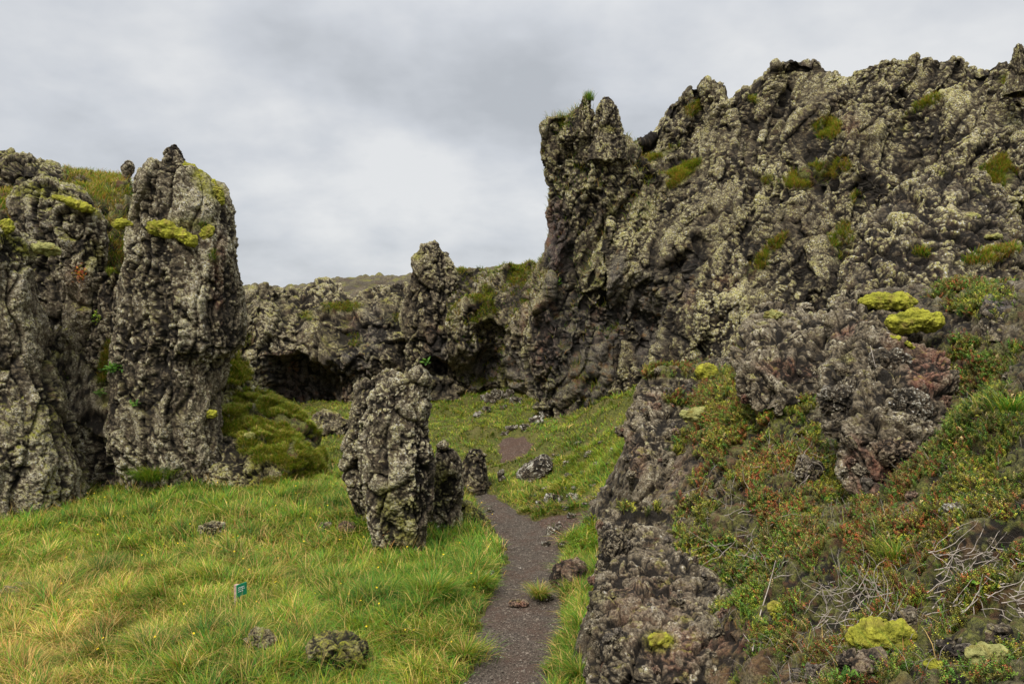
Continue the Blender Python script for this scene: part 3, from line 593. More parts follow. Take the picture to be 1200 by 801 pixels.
r.add(column([(345, 985, 1030, 9.6), (365, 970, 1070, 9.2), (400, 965, 1080, 8.8), (440, 965, 1080, 8.4)], 9, .5, .012), True, fs=.55, A=(.4, 1.1, 1., .9), seed=30, vert=.7, red=[(1010, 385, 40, 10, .7)])
r.build(M_NEAR, 'knobbly brown lava outcrop above the heath, left of the two large moss cushions', 'rock outcrop')
r = Rock('rounded_outcrop')
r.add(column([(197, 1095, 1135, 13.4), (208, 1070, 1160, 13.2), (228, 1045, 1180, 12.9), (255, 1018, 1192, 12.5), (290, 1000, 1200, 12.0), (330, 985, 1215, 11.6), (370, 980, 1230, 11.2), (420, 975, 1240, 10.8)], 12.4, .5, .016), True, fs=.75, A=(.45, 1, 1, 1), seed=31, vert=.7, bare=[(1170, 250, 18, 16, .3)], heath=[(1160, 300, 36, 12, .6, -15), (1080, 298, 14, 5, .7)], moss=[(1105, 203, 6, 4, .8), (1150, 225, 16, 3, .5, 30)])
r.build(M_RIGHT, 'rounded grey lava outcrop standing in front of the long right cliff', 'rock outcrop')
r = Rock('blue_grey_boulder')
r.add(column([(342, 1165, 1190, 8.6), (350, 1150, 1205, 8.4), (368, 1148, 1215, 8.2), (400, 1150, 1220, 8.0)], 8.2, .6, .01), True, fs=.5, A=(.3, .8, .7, .8), seed=32, bare=[(1170, 352, 30, 14, .9)])
r.build(M_NEAR, 'smooth blue-grey boulder at the right edge above the heath', 'boulder')
print('near', time.time() - T0)
# ------------------------------------------------------------------ boulders and stones seated on the ground
def stone(name, px, py, w, h, mat, label, cat='boulder', group=None, fs=.35, seed=0, moss=0., A=(.35, .9, 1, 1), red=0., sp_=None, tilt=0., bare=0., mp_=(), ex=2.3):
    # py = foot of the stone in the photograph; seat it on the terrain
    v = P(px, py, 1.) - np.array([0, 0, CZ]); ds = np.arange(6, 32, .02)
    zz = CZ + v[2] * ds; gh = ground_h(v[0] * ds, ds); k = np.argmax(zz < gh) if (zz < gh).any() else 0
    d = ds[k]; b = np.array([v[0] * d, d, gh[k]])
    W = w * d / FPX / 2; Hh = h * d / FPX
    sp_ = sp_ or max(.008, min(.02, d * .0009))
    G = boulder_grid((0, 0, 0), (W, W * .8, Hh * .62), sp_, ex)
    if tilt: c, s = math.cos(tilt), math.sin(tilt); G = np.stack([G[..., 0] * c - G[..., 2] * s, G[..., 1], G[..., 0] * s + G[..., 2] * c], -1)
    G = G + b + np.array([0, W * .6, Hh * .36])
    r = Rock(name); N = grid_normals(G, True)
    r.add(G, True, fs=fs, A=A, seed=seed, vert=1, topmoss=moss, moss=mp_, red=[(px, py - h / 2, w, h, red)] if red else (), bare=[(px, py - h / 2, w, h, bare)] if bare else ())
    return r.build(mat, label, cat, group)
stone('mossy_boulder', 393, 797, 84, 50, M_BOULD, 'large mossy brown boulder in the grass at the bottom edge', seed=40, moss=1., A=(.3, .9, .5, .4), fs=.5, mp_=[(405, 770, 40, 26, 1)])
stone('dark_rock', 302, 770, 42, 30, M_BOULD, 'low dark elongated rock half sunk in grass, just in front of the small sign', seed=41, moss=.5, tilt=-.5)
stone('mossy_stone', 283, 730, 16, 10, M_BOULD, 'tiny moss-capped stone at the foot of the sign post', 'stone', seed=42, moss=1., fs=.2)
stone('brown_boulder', 404, 629, 26, 18, M_BOULD, 'smooth dark red-brown stone left of the foot of the pillar', seed=43, red=.9, A=(.3, .5, .5, .5))
stone('grey_stone', 378, 627, 18, 14, M_BOULD, 'rough grey stone touching the smooth red-brown stone', 'stone', seed=44)
stone('meadow_stone', 245, 632, 36, 20, M_LEFT, 'flat grey stone with moss, alone in the meadow below the mound', 'stone', seed=45, moss=.6)
stone('round_stone', 418, 706, 17, 18, M_BOULD, 'small round dark stone in the grass below the pillar', 'stone', seed=46, fs=.2)
stone('sunken_stone', 18, 702, 50, 12, M_BOULD, 'dark stone sunk in the meadow at the left edge', 'stone', seed=47)
stone('path_edge_stone', 572, 683, 18, 14, M_SLAB, 'small grey stone on the left edge of the path', 'stone', seed=48, fs=.25)
stone('flat_boulder', 668, 690, 52, 34, M_BOULD, 'flat brown earthy boulder on the right side of the path', seed=49, A=(.25, .8, .35, .25), red=.5, fs=.6)
stone('pale_slab', 627, 562, 48, 20, M_SLAB, 'large pale grey tilted slab on the slope above the path', 'rock', seed=50, tilt=.6, A=(.2, .4, .35, .3), ex=3.4)
stone('upright_stone', 587, 566, 12, 16, M_SLAB, 'small upright pointed stone beside the dark stump', 'stone', seed=51, fs=.25)
stone('path_rock', 608, 712, 24, 7, M_SOIL if False else M_BOULD, 'flat reddish rock showing in the surface of the path', 'stone', seed=52, red=1., fs=.2, A=(.2, .4, .5, .8))
stone('tuft_foot_stone', 640, 705, 20, 9, M_SLAB, 'small pale stone under the drooping grass tuft beside the path', 'stone', seed=53, fs=.2)
stone('bank_stone', 562, 575, 30, 14, M_PIL, 'dark mossy stone on the bank between the stump and the path', 'stone', seed=54, moss=.5)
pst = [q for q in [(600, 598, 10, 5), (614, 597, 9, 4), (648, 625, 16, 7), (640, 640, 12, 6), (628, 636, 8, 4), (655, 618, 9, 5), (600, 617, 11, 4), (612, 630, 8, 4), (670, 607, 12, 6), (592, 606, 8, 4), (636, 612, 10, 4), (663, 640, 14, 6), (690, 617, 10, 4), (575, 600, 8, 4), (620, 650, 6, 3), (604, 662, 5, 2)] if q[0] not in (600, 614, 628, 612, 620, 604, 592, 636)]
for k, (px, py, w, h) in enumerate(pst):
    stone('path_stone', px, py, w, h, M_SLAB, 'small flat stone lying on or beside the upper end of the path', 'stone', 'small flat stones at the upper end of the path', fs=.18, seed=60 + k, A=(.4, .8, .8, .8), ex=3.5, tilt=rng.uniform(-.3, .3))
for k, (px, py, w, h) in enumerate([(640, 575, 12, 5), (652, 568, 10, 4), (668, 560, 14, 5), (686, 556, 12, 4), (702, 548, 14, 5), (650, 590, 22, 10), (664, 598, 14, 5), (700, 585, 12, 4), (676, 575, 12, 5), (690, 535, 14, 6), (678, 522, 12, 5), (665, 545, 9, 4), (640, 552, 16, 5), (652, 536, 12, 4), (672, 585, 18, 5), (688, 592, 12, 4), (705, 560, 10, 4), (628, 546, 9, 4), (715, 545, 12, 4), (660, 575, 10, 4), (635, 590, 14, 5), (694, 570, 8, 3), (715, 570, 9, 4), (625, 583, 10, 4), (610, 578, 8, 4), (720, 530, 9, 4), (645, 540, 8, 4), (705, 520, 8, 3)]):
    stone('slope_stone', px, py, w, h, M_SLAB, 'flat grey stone half buried in the turf of the slope above the path', 'stone', 'flat grey stones in the turf of the slope', fs=.22, seed=90 + k, A=(.5, .8, .8, .8), ex=3.5, tilt=rng.uniform(-.3, .3))
for k, (px, py, w, h) in enumerate([(575, 472, 14, 9), (583, 468, 16, 12), (596, 466, 12, 11), (570, 482, 12, 7), (560, 488, 10, 6), (604, 475, 14, 10), (590, 480, 9, 5), (566, 470, 8, 7), (628, 496, 16, 8), (640, 490, 16, 9), (616, 503, 12, 6), (650, 488, 14, 12), (600, 505, 16, 6), (592, 510, 10, 5)]):
    stone('rubble_stone', px, py, w, h, M_SLAB, 'angular grey block in the rubble at the foot of the back cliff', 'stone', 'angular blocks of rubble below the back cliff', fs=.3, seed=120 + k, A=(.5, 1., .8, .7), ex=4., tilt=rng.uniform(-.4, .4))
print('stones', time.time() - T0)
# ------------------------------------------------------------------ instancing by numpy
def rotmats(az, tilt_dir, tilt, N=None):
    ca, sa = np.cos(az), np.sin(az); n = len(az); Z = np.zeros(n); O = np.ones(n)
    A = np.stack([np.stack([ca, -sa, Z], -1), np.stack([sa, ca, Z], -1), np.stack([Z, Z, O], -1)], 1)
    k = np.stack([-np.sin(tilt_dir), np.cos(tilt_dir), Z], -1); c, s = np.cos(tilt), np.sin(tilt)
    K = np.zeros((n, 3, 3)); K[:, 0, 1] = -k[:, 2]; K[:, 0, 2] = k[:, 1]; K[:, 1, 0] = k[:, 2]; K[:, 1, 2] = -k[:, 0]; K[:, 2, 0] = -k[:, 1]; K[:, 2, 1] = k[:, 0]
    I = np.eye(3)[None]; B = I + s[:, None, None] * K + (1 - c)[:, None, None] * (K @ K)
    return B @ A
def instances(name, tpl, pos, R, sc, col, mat, smooth=False):
    """tpl: list of (V (m,3), F (k,j), shade (m,))"""
    Vs, Fs, Cs = [], {}, []; off = 0; pick = rng.integers(0, len(tpl), len(pos))
    for t, (V, F, sh) in enumerate(tpl):
        m = pick == t; n = m.sum()
        if not n: continue
        S = sc[m]; S = S[:, None, None] if S.ndim == 1 else S[:, None, :]
        W = np.einsum('nij,nmj->nmi', R[m], V[None] * S) + pos[m][:, None]
        Vs.append(W.reshape(-1, 3)); Cs.append((col[m][:, None] * sh[None, :, None]).reshape(-1, 3))
        ff = (F[None] + (np.arange(n) * len(V))[:, None, None] + off).reshape(-1, F.shape[1]); Fs.setdefault(F.shape[1], []).append(ff); off += n * len(V)
    return mesh_np(name, np.concatenate(Vs), [np.concatenate(v) for v in Fs.values()], mat, {'Col': np.concatenate(Cs)}, smooth)
def blades(pos, length, width, az, droop, col, shade_lo=.45):
    """curved tapered blades -> V (N*7,3), F, Col"""
    n = len(pos); t = np.array([0, .38, .75, 1.]); dirx, diry = np.cos(az), np.sin(az)
    h = length[:, None] * (t - droop[:, None] * .55 * t ** 2.2); o = length[:, None] * droop[:, None] * (t ** 1.8) * .95 + length[:, None] * .12 * t
    w = width[:, None] * np.array([1, .85, .5, 0.]) * .5
    ta = az + rng.uniform(.6, 2.5, n); sx, sy = np.cos(ta), np.sin(ta)
    c = np.stack([pos[:, None, 0] + dirx[:, None] * o, pos[:, None, 1] + diry[:, None] * o, pos[:, None, 2] + h], -1)
    side = np.stack([sx[:, None] * w, sy[:, None] * w, 0 * w], -1)
    L = c - side; Rr = c + side
    V = np.stack([L[:, 0], Rr[:, 0], L[:, 1], Rr[:, 1], L[:, 2], Rr[:, 2], c[:, 3]], 1)
    b = (np.arange(n) * 7)[:, None, None]
    Q = np.array([[0, 1, 3, 2], [2, 3, 5, 4]])[None] + b; T = np.array([[4, 5, 6]])[None] + b
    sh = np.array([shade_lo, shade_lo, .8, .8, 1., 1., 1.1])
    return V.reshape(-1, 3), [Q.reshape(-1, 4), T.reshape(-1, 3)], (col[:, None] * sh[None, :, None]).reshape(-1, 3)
class Acc:
    def __init__(s): s.V = []; s.Q = []; s.T = []; s.C = []; s.n = 0
    def add(s, V, F, Cc):
        s.V.append(V.astype(f32)); s.Q.append(F[0] + s.n); s.T.append(F[1] + s.n); s.C.append(Cc.astype(f32)); s.n += len(V)
    def build(s, name, mat, **k):
        return tag(mesh_np(name, np.concatenate(s.V), [np.concatenate(s.Q).astype(np.int32), np.concatenate(s.T).astype(np.int32)], mat, {'Col': np.concatenate(s.C)}, False), **k)
def pal(w, cols):
    """w: (n,k) weights"""
    w = np.maximum(w, 1e-6); w = w / w.sum(1, keepdims=True); i = (np.cumsum(w, 1) > rng.random(len(w))[:, None]).argmax(1)
    return np.array(cols)[i]
GREEN, LUSH, YEL, STRAW, RUST, OLIVE = (.14, .25, .018), (.07, .195, .015), (.28, .29, .022), (.58, .39, .13), (.42, .21, .06), (.24, .24, .03)
# ------------------------------------------------------------------ meadow grass
def spot(px, py, L):
    m = np.zeros(len(px))
    for cx, cy, rx, ry, k in L: m = np.maximum(m, k * np.exp(-((px - cx) / rx) ** 2 - ((py - cy) / ry) ** 2))
    return m
acc = Acc()
def meadow(n, y0, y1, wide, lenf):
    # sample uniformly over the seen wedge of ground
    y = np.sqrt(rng.uniform(y0 ** 2, y1 ** 2, n)); u = rng.uniform(-.75, .36, n); x = u * y
    # clump them
    cl = np.stack([perlin(gnoise(x, y) * 4 + k * 7) for k in range(2)], -1) * .12; x = x + cl[:, 0]; y = y + cl[:, 1]
    bd = all_bare(x, y); ok = bd > rng.uniform(-.02, .10, n)
    ok &= ~((hs(x, y) > base_h(x, y) + .25) & (y < 13.5) & (x > .6))
    x, y, bd = x[ok], y[ok], bd[ok]; n = len(x); z = ground_h(x, y)
    px, py = proj(np.stack([x, y, z], -1)); q = gnoise(x, y)
    big = fbm(q * .45 + 3, 3); mid = fbm(q * 1.7 + 7, 2); tuft = sstep(.05, .5, perlin(q * 2.6 + 1))
    slope = sstep(13.6, 16.5, y)
    lush = spot(px, py, [(520, 640, 90, 50, 1), (480, 700, 90, 40, .9), (640, 520, 60, 60, .3), (60, 590, 90, 35, .5), (700, 600, 40, 20, .8), (690, 760, 60, 60, .6), (250, 575, 160, 22, .6), (560, 720, 40, 50, .6), (560, 650, 40, 50, 1)])
    dry = spot(px, py, [(50, 760, 130, 80, 2.4), (160, 740, 60, 40, .8), (300, 670, 120, 50, .5), (200, 700, 160, 50, .4), (500, 770, 60, 40, .6), (610, 590, 60, 30, .4), (690, 770, 30, 40, .5)])
    edge = sstep(.35, .05, bd) * (1 - slope)
    w = np.stack([1.3 + 1.0 * big + lush + 1.2 * slope * np.maximum(-mid, 0), 1.0 * np.maximum(-big, 0) + .55 + 1.6 * lush + .6 * tuft - .4 * slope, .8 + .9 * mid + .8 * slope - .4 * lush, .26 + .9 * dry + .5 * edge - .15 * slope + .25 * (mid > .3), .10 + .55 * dry * (big > 0) + .04, .45 + .5 * slope], -1)
    col = pal(w, [GREEN, LUSH, YEL, STRAW, RUST, OLIVE]) * rng.uniform(.5, 1.4, n)[:, None] * (1 + .45 * mid + .25 * big)[:, None]
    L = rng.uniform(.10, .28, n) * (1 + .9 * tuft) * (1 - .45 * slope) * lenf * (1 - .45 * sstep(.3, .0, bd))
    wind = fbm(q * .6 + 11, 2) * 3.5 + 2.4; az = wind + rng.normal(0, 1.25, n)
    # on path edges hang over the path
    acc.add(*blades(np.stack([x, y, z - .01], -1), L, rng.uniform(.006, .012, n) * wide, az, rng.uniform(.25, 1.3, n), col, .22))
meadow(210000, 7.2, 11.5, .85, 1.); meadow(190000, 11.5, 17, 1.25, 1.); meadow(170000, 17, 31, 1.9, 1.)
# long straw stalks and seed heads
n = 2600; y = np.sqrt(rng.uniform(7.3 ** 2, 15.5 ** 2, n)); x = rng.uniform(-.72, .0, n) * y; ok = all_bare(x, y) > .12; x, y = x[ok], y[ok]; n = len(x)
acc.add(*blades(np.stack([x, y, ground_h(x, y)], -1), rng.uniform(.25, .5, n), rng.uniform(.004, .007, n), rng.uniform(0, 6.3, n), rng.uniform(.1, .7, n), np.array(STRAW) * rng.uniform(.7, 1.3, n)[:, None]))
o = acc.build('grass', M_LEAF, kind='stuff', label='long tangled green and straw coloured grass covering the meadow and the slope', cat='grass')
print('grass', time.time() - T0, acc.n)
# ------------------------------------------------------------------ scatter on rock grids
def scatter(grids, n, thr=.35, nzmin=.0, ch=2):
    out = []
    W = []
    for V, M, N in grids:
        m = M[..., ch] * (N[..., 2] > nzmin) * (M[..., ch] > thr); px, py = proj(V)
        m = m * ((px > -60) & (px < 1270) & (py > -40) & (py < 860))
        du = np.linalg.norm(np.gradient(V, axis=1), axis=-1) * np.linalg.norm(np.gradient(V, axis=0), axis=-1)
        W.append((m * du).ravel())
    allw = np.concatenate(W); c = np.cumsum(allw)
    if c[-1] <= 0: return np.zeros((0, 3)), np.zeros((0, 3)), np.zeros(0)
    i = np.searchsorted(c, rng.random(n) * c[-1])
    VV = np.concatenate([g[0].reshape(-1, 3) for g in grids]); NN = np.concatenate([g[2].reshape(-1, 3) for g in grids]); MM = np.concatenate([g[1][..., ch].ravel() for g in grids])
    i = np.minimum(i, len(VV) - 1)
    return VV[i] + rng.normal(0, .012, (n, 3)), NN[i], MM[i]
def ledge_blades(A, names, n, Lr, w, weights, droop=(.3, 1.), nzmin=.15, thr=.35, ch=2):
    p, N, m = scatter([g for nm in names for g in REG[nm]], n, thr, nzmin, ch)
    if not len(p): return
    q = p; mid = fbm(q * 2.2, 2)
    ww = np.tile(np.array(weights, float), (len(p), 1)); ww[:, 1] *= (1 + mid); ww[:, 4] *= (1 + 1.5 * (mid < -.1))
    col = pal(ww, [GREEN, LUSH, YEL, STRAW, RUST, OLIVE]) * rng.uniform(.6, 1.2, len(p))[:, None]
    A.add(*blades(p, rng.uniform(*Lr, len(p)), rng.uniform(.7, 1.2, len(p)) * w, np.arctan2(N[:, 1], N[:, 0]) + rng.normal(0, .9, len(p)), rng.uniform(*droop, len(p)), col))
acc = Acc()
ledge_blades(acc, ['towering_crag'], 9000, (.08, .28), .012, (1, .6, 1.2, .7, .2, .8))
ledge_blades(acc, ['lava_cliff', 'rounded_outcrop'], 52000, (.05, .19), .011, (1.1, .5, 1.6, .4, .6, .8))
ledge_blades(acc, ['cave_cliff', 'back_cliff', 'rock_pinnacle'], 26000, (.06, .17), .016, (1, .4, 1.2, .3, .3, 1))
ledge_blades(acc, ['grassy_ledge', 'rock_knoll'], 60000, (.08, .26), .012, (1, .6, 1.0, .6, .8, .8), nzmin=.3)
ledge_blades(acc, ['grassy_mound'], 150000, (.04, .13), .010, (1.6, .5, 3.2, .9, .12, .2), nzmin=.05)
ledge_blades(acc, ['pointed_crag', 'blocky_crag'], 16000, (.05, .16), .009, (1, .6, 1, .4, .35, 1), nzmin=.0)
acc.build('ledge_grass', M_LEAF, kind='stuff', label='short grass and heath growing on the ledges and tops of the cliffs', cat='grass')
# ------------------------------------------------------------------ crowberry heath on the near slope
def sprig(nl, H, ll, lw):
    V, F, S = [], [], []
    bend = rng.normal(0, .25, 2)
    for k in range(nl):
        t = (k + .5) / nl; a = k * 2.4 + rng.uniform(-.3, .3); c = np.array([bend[0] * t * t * H, bend[1] * t * t * H, t * H])
        d = np.array([math.cos(a), math.sin(a), rng.uniform(.25, .9)]); d /= np.linalg.norm(d); s = np.cross(d, [0, 0, 1]); s /= np.linalg.norm(s)
        l = ll * (1.1 - .5 * t); b = len(V)
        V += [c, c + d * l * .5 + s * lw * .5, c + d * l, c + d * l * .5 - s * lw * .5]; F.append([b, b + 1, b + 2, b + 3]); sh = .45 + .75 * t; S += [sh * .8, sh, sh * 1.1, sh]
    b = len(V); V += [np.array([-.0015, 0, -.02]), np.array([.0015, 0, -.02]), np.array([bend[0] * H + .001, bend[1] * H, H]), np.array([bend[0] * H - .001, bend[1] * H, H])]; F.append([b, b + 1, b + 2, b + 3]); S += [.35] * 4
    return np.array(V), np.array(F), np.array(S)
tpl = [sprig(16, .058, .015, .0065) for _ in range(8)]
def sprigs(name, grids, n, sc, label, ch=2, thr=.3, nzmin=.1):
    p, N, m = scatter(grids, n * 2, thr, nzmin, ch); d = p[:, 1]; n0 = fbm(p * 5.5 + 2, 2)
    keep = (fbm(p * 2.6, 3) + .45 * m - .24 + .45 * n0 + rng.normal(0, .1, len(p))) > 0; keep &= rng.random(len(p)) < np.clip((7.5 / d) ** 1.3, .18, 1)
    p, N, d = p[keep], N[keep], d[keep]; k = len(p)
    px, py = proj(p); nn = fbm(p * 1.9 + 4, 3); n2 = fbm(p * 6 + 9, 2)
    redz = spot(px, py, [(1080, 640, 90, 60, 1), (1150, 600, 60, 60, .6), (880, 560, 90, 50, .7), (1090, 700, 60, 40, .9), (840, 470, 60, 20, .4), (790, 440, 40, 14, 1)])
    n3_ = fbm(p * 1.1 + 31, 2); yz = spot(px, py, [(900, 520, 70, 60, 1), (800, 540, 50, 60, .6), (960, 700, 50, 40, .5)]); gz_ = spot(px, py, [(1160, 520, 70, 60, 1), (870, 690, 50, 50, .7), (1180, 420, 40, 40, .7)])
    w = np.stack([.5 + nn + .8 * gz_, .45 + .7 * n2 + .6 * gz_, .25 + 1.3 * n3_ + .9 * yz, .05 + .1 * (n2 < -.3), .10 + .3 * (n3_ < 0) + 2.6 * redz * (np.maximum(nn + .15, 0) + .8 * (n2 > .25)) + .3 * (n2 > .55), .7 - .3 * n2], -1)
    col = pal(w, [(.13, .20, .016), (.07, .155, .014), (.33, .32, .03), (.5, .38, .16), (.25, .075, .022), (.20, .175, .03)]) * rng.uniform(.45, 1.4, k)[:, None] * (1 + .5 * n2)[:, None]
    R = rotmats(rng.uniform(0, 6.3, k), np.arctan2(N[:, 1], N[:, 0]) + rng.normal(0, .5, k), np.abs(rng.normal(.45, .3, k)))
    s = rng.uniform(.55, 1.25, k) * sc * np.clip(d / 6, .85, 1.7)
    o = instances(name, tpl, p, R, s, col, M_SPRIG); print(name, k)
    return tag(o, label, 'heath', kind='stuff')
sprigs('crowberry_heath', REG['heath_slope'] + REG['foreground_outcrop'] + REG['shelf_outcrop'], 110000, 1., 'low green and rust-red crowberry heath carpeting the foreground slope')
acc = Acc()
p, N, m = scatter(REG['heath_slope'], 5000, .3, .1); k = len(p)
keep = fbm(p * 1.3 + 20, 2) > .25; p, N = p[keep], N[keep]; k = len(p)
acc.add(*blades(p, rng.uniform(.06, .24, k), rng.uniform(.002, .005, k), rng.uniform(0, 6.3, k), rng.uniform(.2, 1., k), pal(np.tile([1, .7, 1.2, 1.1, .3, .6], (k, 1)), [GREEN, LUSH, YEL, STRAW, RUST, OLIVE])))
p, N, m = scatter(REG['heath_slope'], 9000, .2, .05); k = len(p); p[:, 2] += rng.uniform(.0, .04, k)
acc.add(*blades(p, rng.uniform(.05, .16, k), rng.uniform(.002, .0038, k), rng.uniform(0, 6.3, k), rng.uniform(.5, 1.7, k), pal(np.tile([1, .6, .6], (k, 1)), [(.30, .25, .21), (.13, .09, .07), (.40, .35, .30)])))
acc.build('heath_grass', M_LEAF, kind='stuff', label='thin grass blades growing through the foreground heath', cat='grass')
print('heath', time.time() - T0)
# ------------------------------------------------------------------ moss cushions
def cushion(px, py, w, h, label, mat=M_MOSS, tilt=0., dd=0., seed=0, depth=.7):
    c, d = seat(px, py + h * .2, 7); d = d + dd; c = P(px, py, d)
    W, Hh = w * d / FPX / 2, h * d / FPX / 2; G = boulder_grid((0, 0, 0), (W, W * depth * .75, Hh * .9), max(.0045, d * .0006), 2.2)
    c_, s_ = math.cos(tilt), math.sin(tilt); G = np.stack([G[..., 0] * c_ - G[..., 2] * s_, G[..., 1], G[..., 0] * s_ + G[..., 2] * c_], -1) + c + np.array([0, W * depth * .45, 0])
    N = grid_normals(G, True); s = max(W, .08); n1 = fbm(G * (1.6 / s) + seed, 3); f1, f2, i1 = worley(G * (3.2 / s ** .5 / .5) + seed); f3, _, _ = worley(G * 22 + seed)
    dsp = s * (.13 * n1) + .07 * s ** .5 * (.5 - f1) + .022 * (.5 - f3) + .006 * fbm(G * 45, 2)
    V = G + N * dsp[..., None]
    o = mesh_np('moss_cushion', V, grid_faces(*G.shape[:2], 0, True), mat, {'cav': np.clip(.5 + n1 * .4 + (.5 - f1) * .6, 0, 1).ravel()})
    return tag(o, label, 'moss')
cushion(190, 268, 46, 24, 'plump bright green moss cushion on the face of the pointed crag', tilt=-.15, seed=1, dd=-.1)
cushion(214, 277, 34, 18, 'moss cushion draping down to the right of the plump one on the pointed crag', tilt=-.6, seed=2, dd=-.05)
cushion(241, 272, 16, 22, 'narrow upright moss cushion on the right part of the pointed crag', tilt=-.9, seed=3)
cushion(232, 207, 52, 14, 'long bright moss strip on the right shoulder of the pointed crag', tilt=-.75, seed=4, dd=.15)
cushion(252, 224, 32, 14, 'moss pad at the lower end of the long strip on the pointed crag', tilt=-1.1, seed=5, dd=.1)
cushion(82, 237, 50, 11, 'moss cushion along the top edge of the blocky left crag', tilt=-.35, seed=6)
cushion(44, 290, 44, 16, 'olive moss cushion on the ledge at the left edge', M_MOSS2, tilt=-.15, seed=7)
cushion(6, 265, 18, 20, 'dark moss cushion cut by the left edge', seed=8)
cushion(142, 262, 26, 13, 'moss cushion in the cleft between the two left crags', seed=9)
cushion(1044, 353, 66, 24, 'large bright moss cushion, upper one of the pair above the red-brown scoria outcrop', seed=10, depth=.6, dd=-.1)
cushion(1076, 377, 68, 30, 'large yellow-green moss cushion, lower one of the pair above the red-brown scoria outcrop', seed=11, depth=.6, dd=-.3)
cushion(1060, 402, 34, 9, 'thin strip of bright moss just below the pair of large cushions', tilt=-.5, seed=12)
cushion(829, 436, 27, 22, 'round yellow-green moss ball on the rock shelf at the top of the heath', seed=13, depth=.8, dd=-.1)
cushion(822, 487, 46, 18, 'pale grey-green moss mat below the round moss ball', M_MOSS2, seed=14)
cushion(907, 369, 22, 13, 'pale moss tuft on top of the knobbly outcrop', M_MOSS2, seed=15)
cushion(1040, 752, 78, 46, 'large dark yellow moss mound among stones at the bottom right', seed=16, depth=.7)
cushion(1160, 770, 50, 30, 'olive moss cushion on the stones in the bottom right corner', M_MOSS2, seed=17)
cushion(1098, 778, 26, 14, 'small moss pad between the two larger moss mounds at the bottom right', seed=18)
cushion(911, 714, 22, 20, 'small upright yellow-green moss clump in the lower heath', seed=19)
cushion(776, 752, 30, 18, 'dark olive moss patch low on the foreground outcrop', tilt=-.1, seed=20)
cushion(245, 485, 18, 11, 'moss clump low on the left side of the grassy mound', seed=21)
cushion(292, 512, 14, 14, 'round moss ball on the front of the grassy mound', M_MOSS2, seed=22)
cushion(1140, 253, 20, 8, 'small pale moss pad on the rounded outcrop', M_MOSS2, seed=23)
cushion(1167, 277, 22, 7, 'flat light green moss pad at the right end of the rounded outcrop', M_MOSS2, seed=24)
# foreground stones at bottom right
def nearstone(px, py, w, h, label, seed, bare=0., red=0., mat=M_NEAR):
    c, d = seat(px, py, 8); c = P(px, py, d - .02); W, Hh = w * d / FPX / 2, h * d / FPX / 2
    r = Rock('scoria_stone'); r.add(boulder_grid(c + np.array([0, W * .4, 0]), (W, W * .8, Hh), .006), True, fs=.25, A=(.4, 1, 1, .8), seed=seed, bare=[(px, py, w, h, bare)] if bare else (), red=[(px, py, w, h, red)] if red else ())
    r.build(mat, label, 'stone')
nearstone(1010, 783, 60, 40, 'brown scoria stone under the large dark yellow moss mound', 201, red=.3)
nearstone(1062, 725, 42, 22, 'pale brown stone peeping out behind the large dark yellow moss mound', 202)
nearstone(1125, 760, 50, 26, 'grey stone between heath and moss at the bottom right', 203, bare=.6)
nearstone(1180, 745, 44, 30, 'reddish grey stone cut by the lower right edge', 204, bare=.3)
nearstone(945, 790, 36, 24, 'grey stone at the bottom edge below the heath', 205, bare=.6)
nearstone(1115, 600, 26, 24, 'small pale pinkish stone amid the green heath on the right', 206, mat=M_SLAB)
nearstone(950, 558, 40, 46, 'pale lichen-spotted rock left of the foot of the scoria outcrop', 207)
nearstone(985, 470, 46, 40, 'rounded grey-brown block on the left shoulder of the scoria outcrop', 208, mat=M_SLAB)
nearstone(1070, 480, 56, 50, 'big lichen-speckled block in the middle of the scoria outcrop', 209, mat=M_SLAB)
nearstone(1045, 425, 50, 36, 'flat grey block on top of the scoria outcrop', 210, mat=M_SLAB)
nearstone(720, 645, 30, 50, 'rounded lump at the top left of the foreground outcrop', 211)
nearstone(1050, 530, 60, 36, 'dark rough block low in the scoria outcrop', 212, red=.3)
# loose angular scoria stuck in the near rock faces and on the slope
protos = []
for k in range(6):
    G = boulder_grid((0, 0, 0), (1, .8, .75), .075, 3.); N = grid_normals(G, True)
    V, cav = rock_disp(G, N, 1.5, (.35, 1.2, 1., .8), 300 + k, 1.)
    Mk = np.zeros(V.shape[:2] + (4,)); Mk[..., 3] = .8 * (k == 2); Mk[..., 0] = .6 * (k == 4)
    o = mesh_np('scoria_fragment', V, grid_faces(G.shape[0], G.shape[1], 0, True), M_NEAR, {'mask': Mk.reshape(-1, 4), 'cav': cav.ravel()}, link=False); protos.append(o.data)
def frag(names, n, lab, grp, lo, hi):
    gr = []
    for nm in names:
        for V, M, N in REG[nm]:
            M2 = M.copy(); M2[..., 2] = np.clip(1.05 - M[..., 2] * 1.2, 0, 1) * (N[..., 1] < .25) * (V[..., 1] < 12.5); gr.append((V, M2, N))
    p, N, m = scatter(gr, n * 3, .3, -.2); px, py = proj(p); ok = (px > 690) & (px < 1190) & (py < 790) & (py > 430); p = p[ok][:n]
    for k in range(len(p)):
        o = bpy.data.objects.new('scoria_fragment', protos[k % 6]); C.objects.link(o); s_ = math.exp(rng.uniform(math.log(lo), math.log(hi)))
        o.location = p[k]; o.rotation_euler = rng.uniform(0, 6.3, 3); o.scale = (s_, s_ * rng.uniform(.7, 1.2), s_ * rng.uniform(.6, 1.)); tag(o, lab, 'stone', grp)
frag(['foreground_outcrop'], 110, 'small angular scoria fragment stuck in the face of the foreground outcrop', 'scoria fragments in the foreground outcrop', .022, .075)
frag(['shelf_outcrop'], 90, 'small angular scoria fragment stuck in the dark rock shelf', 'scoria fragments in the rock shelf', .035, .10)
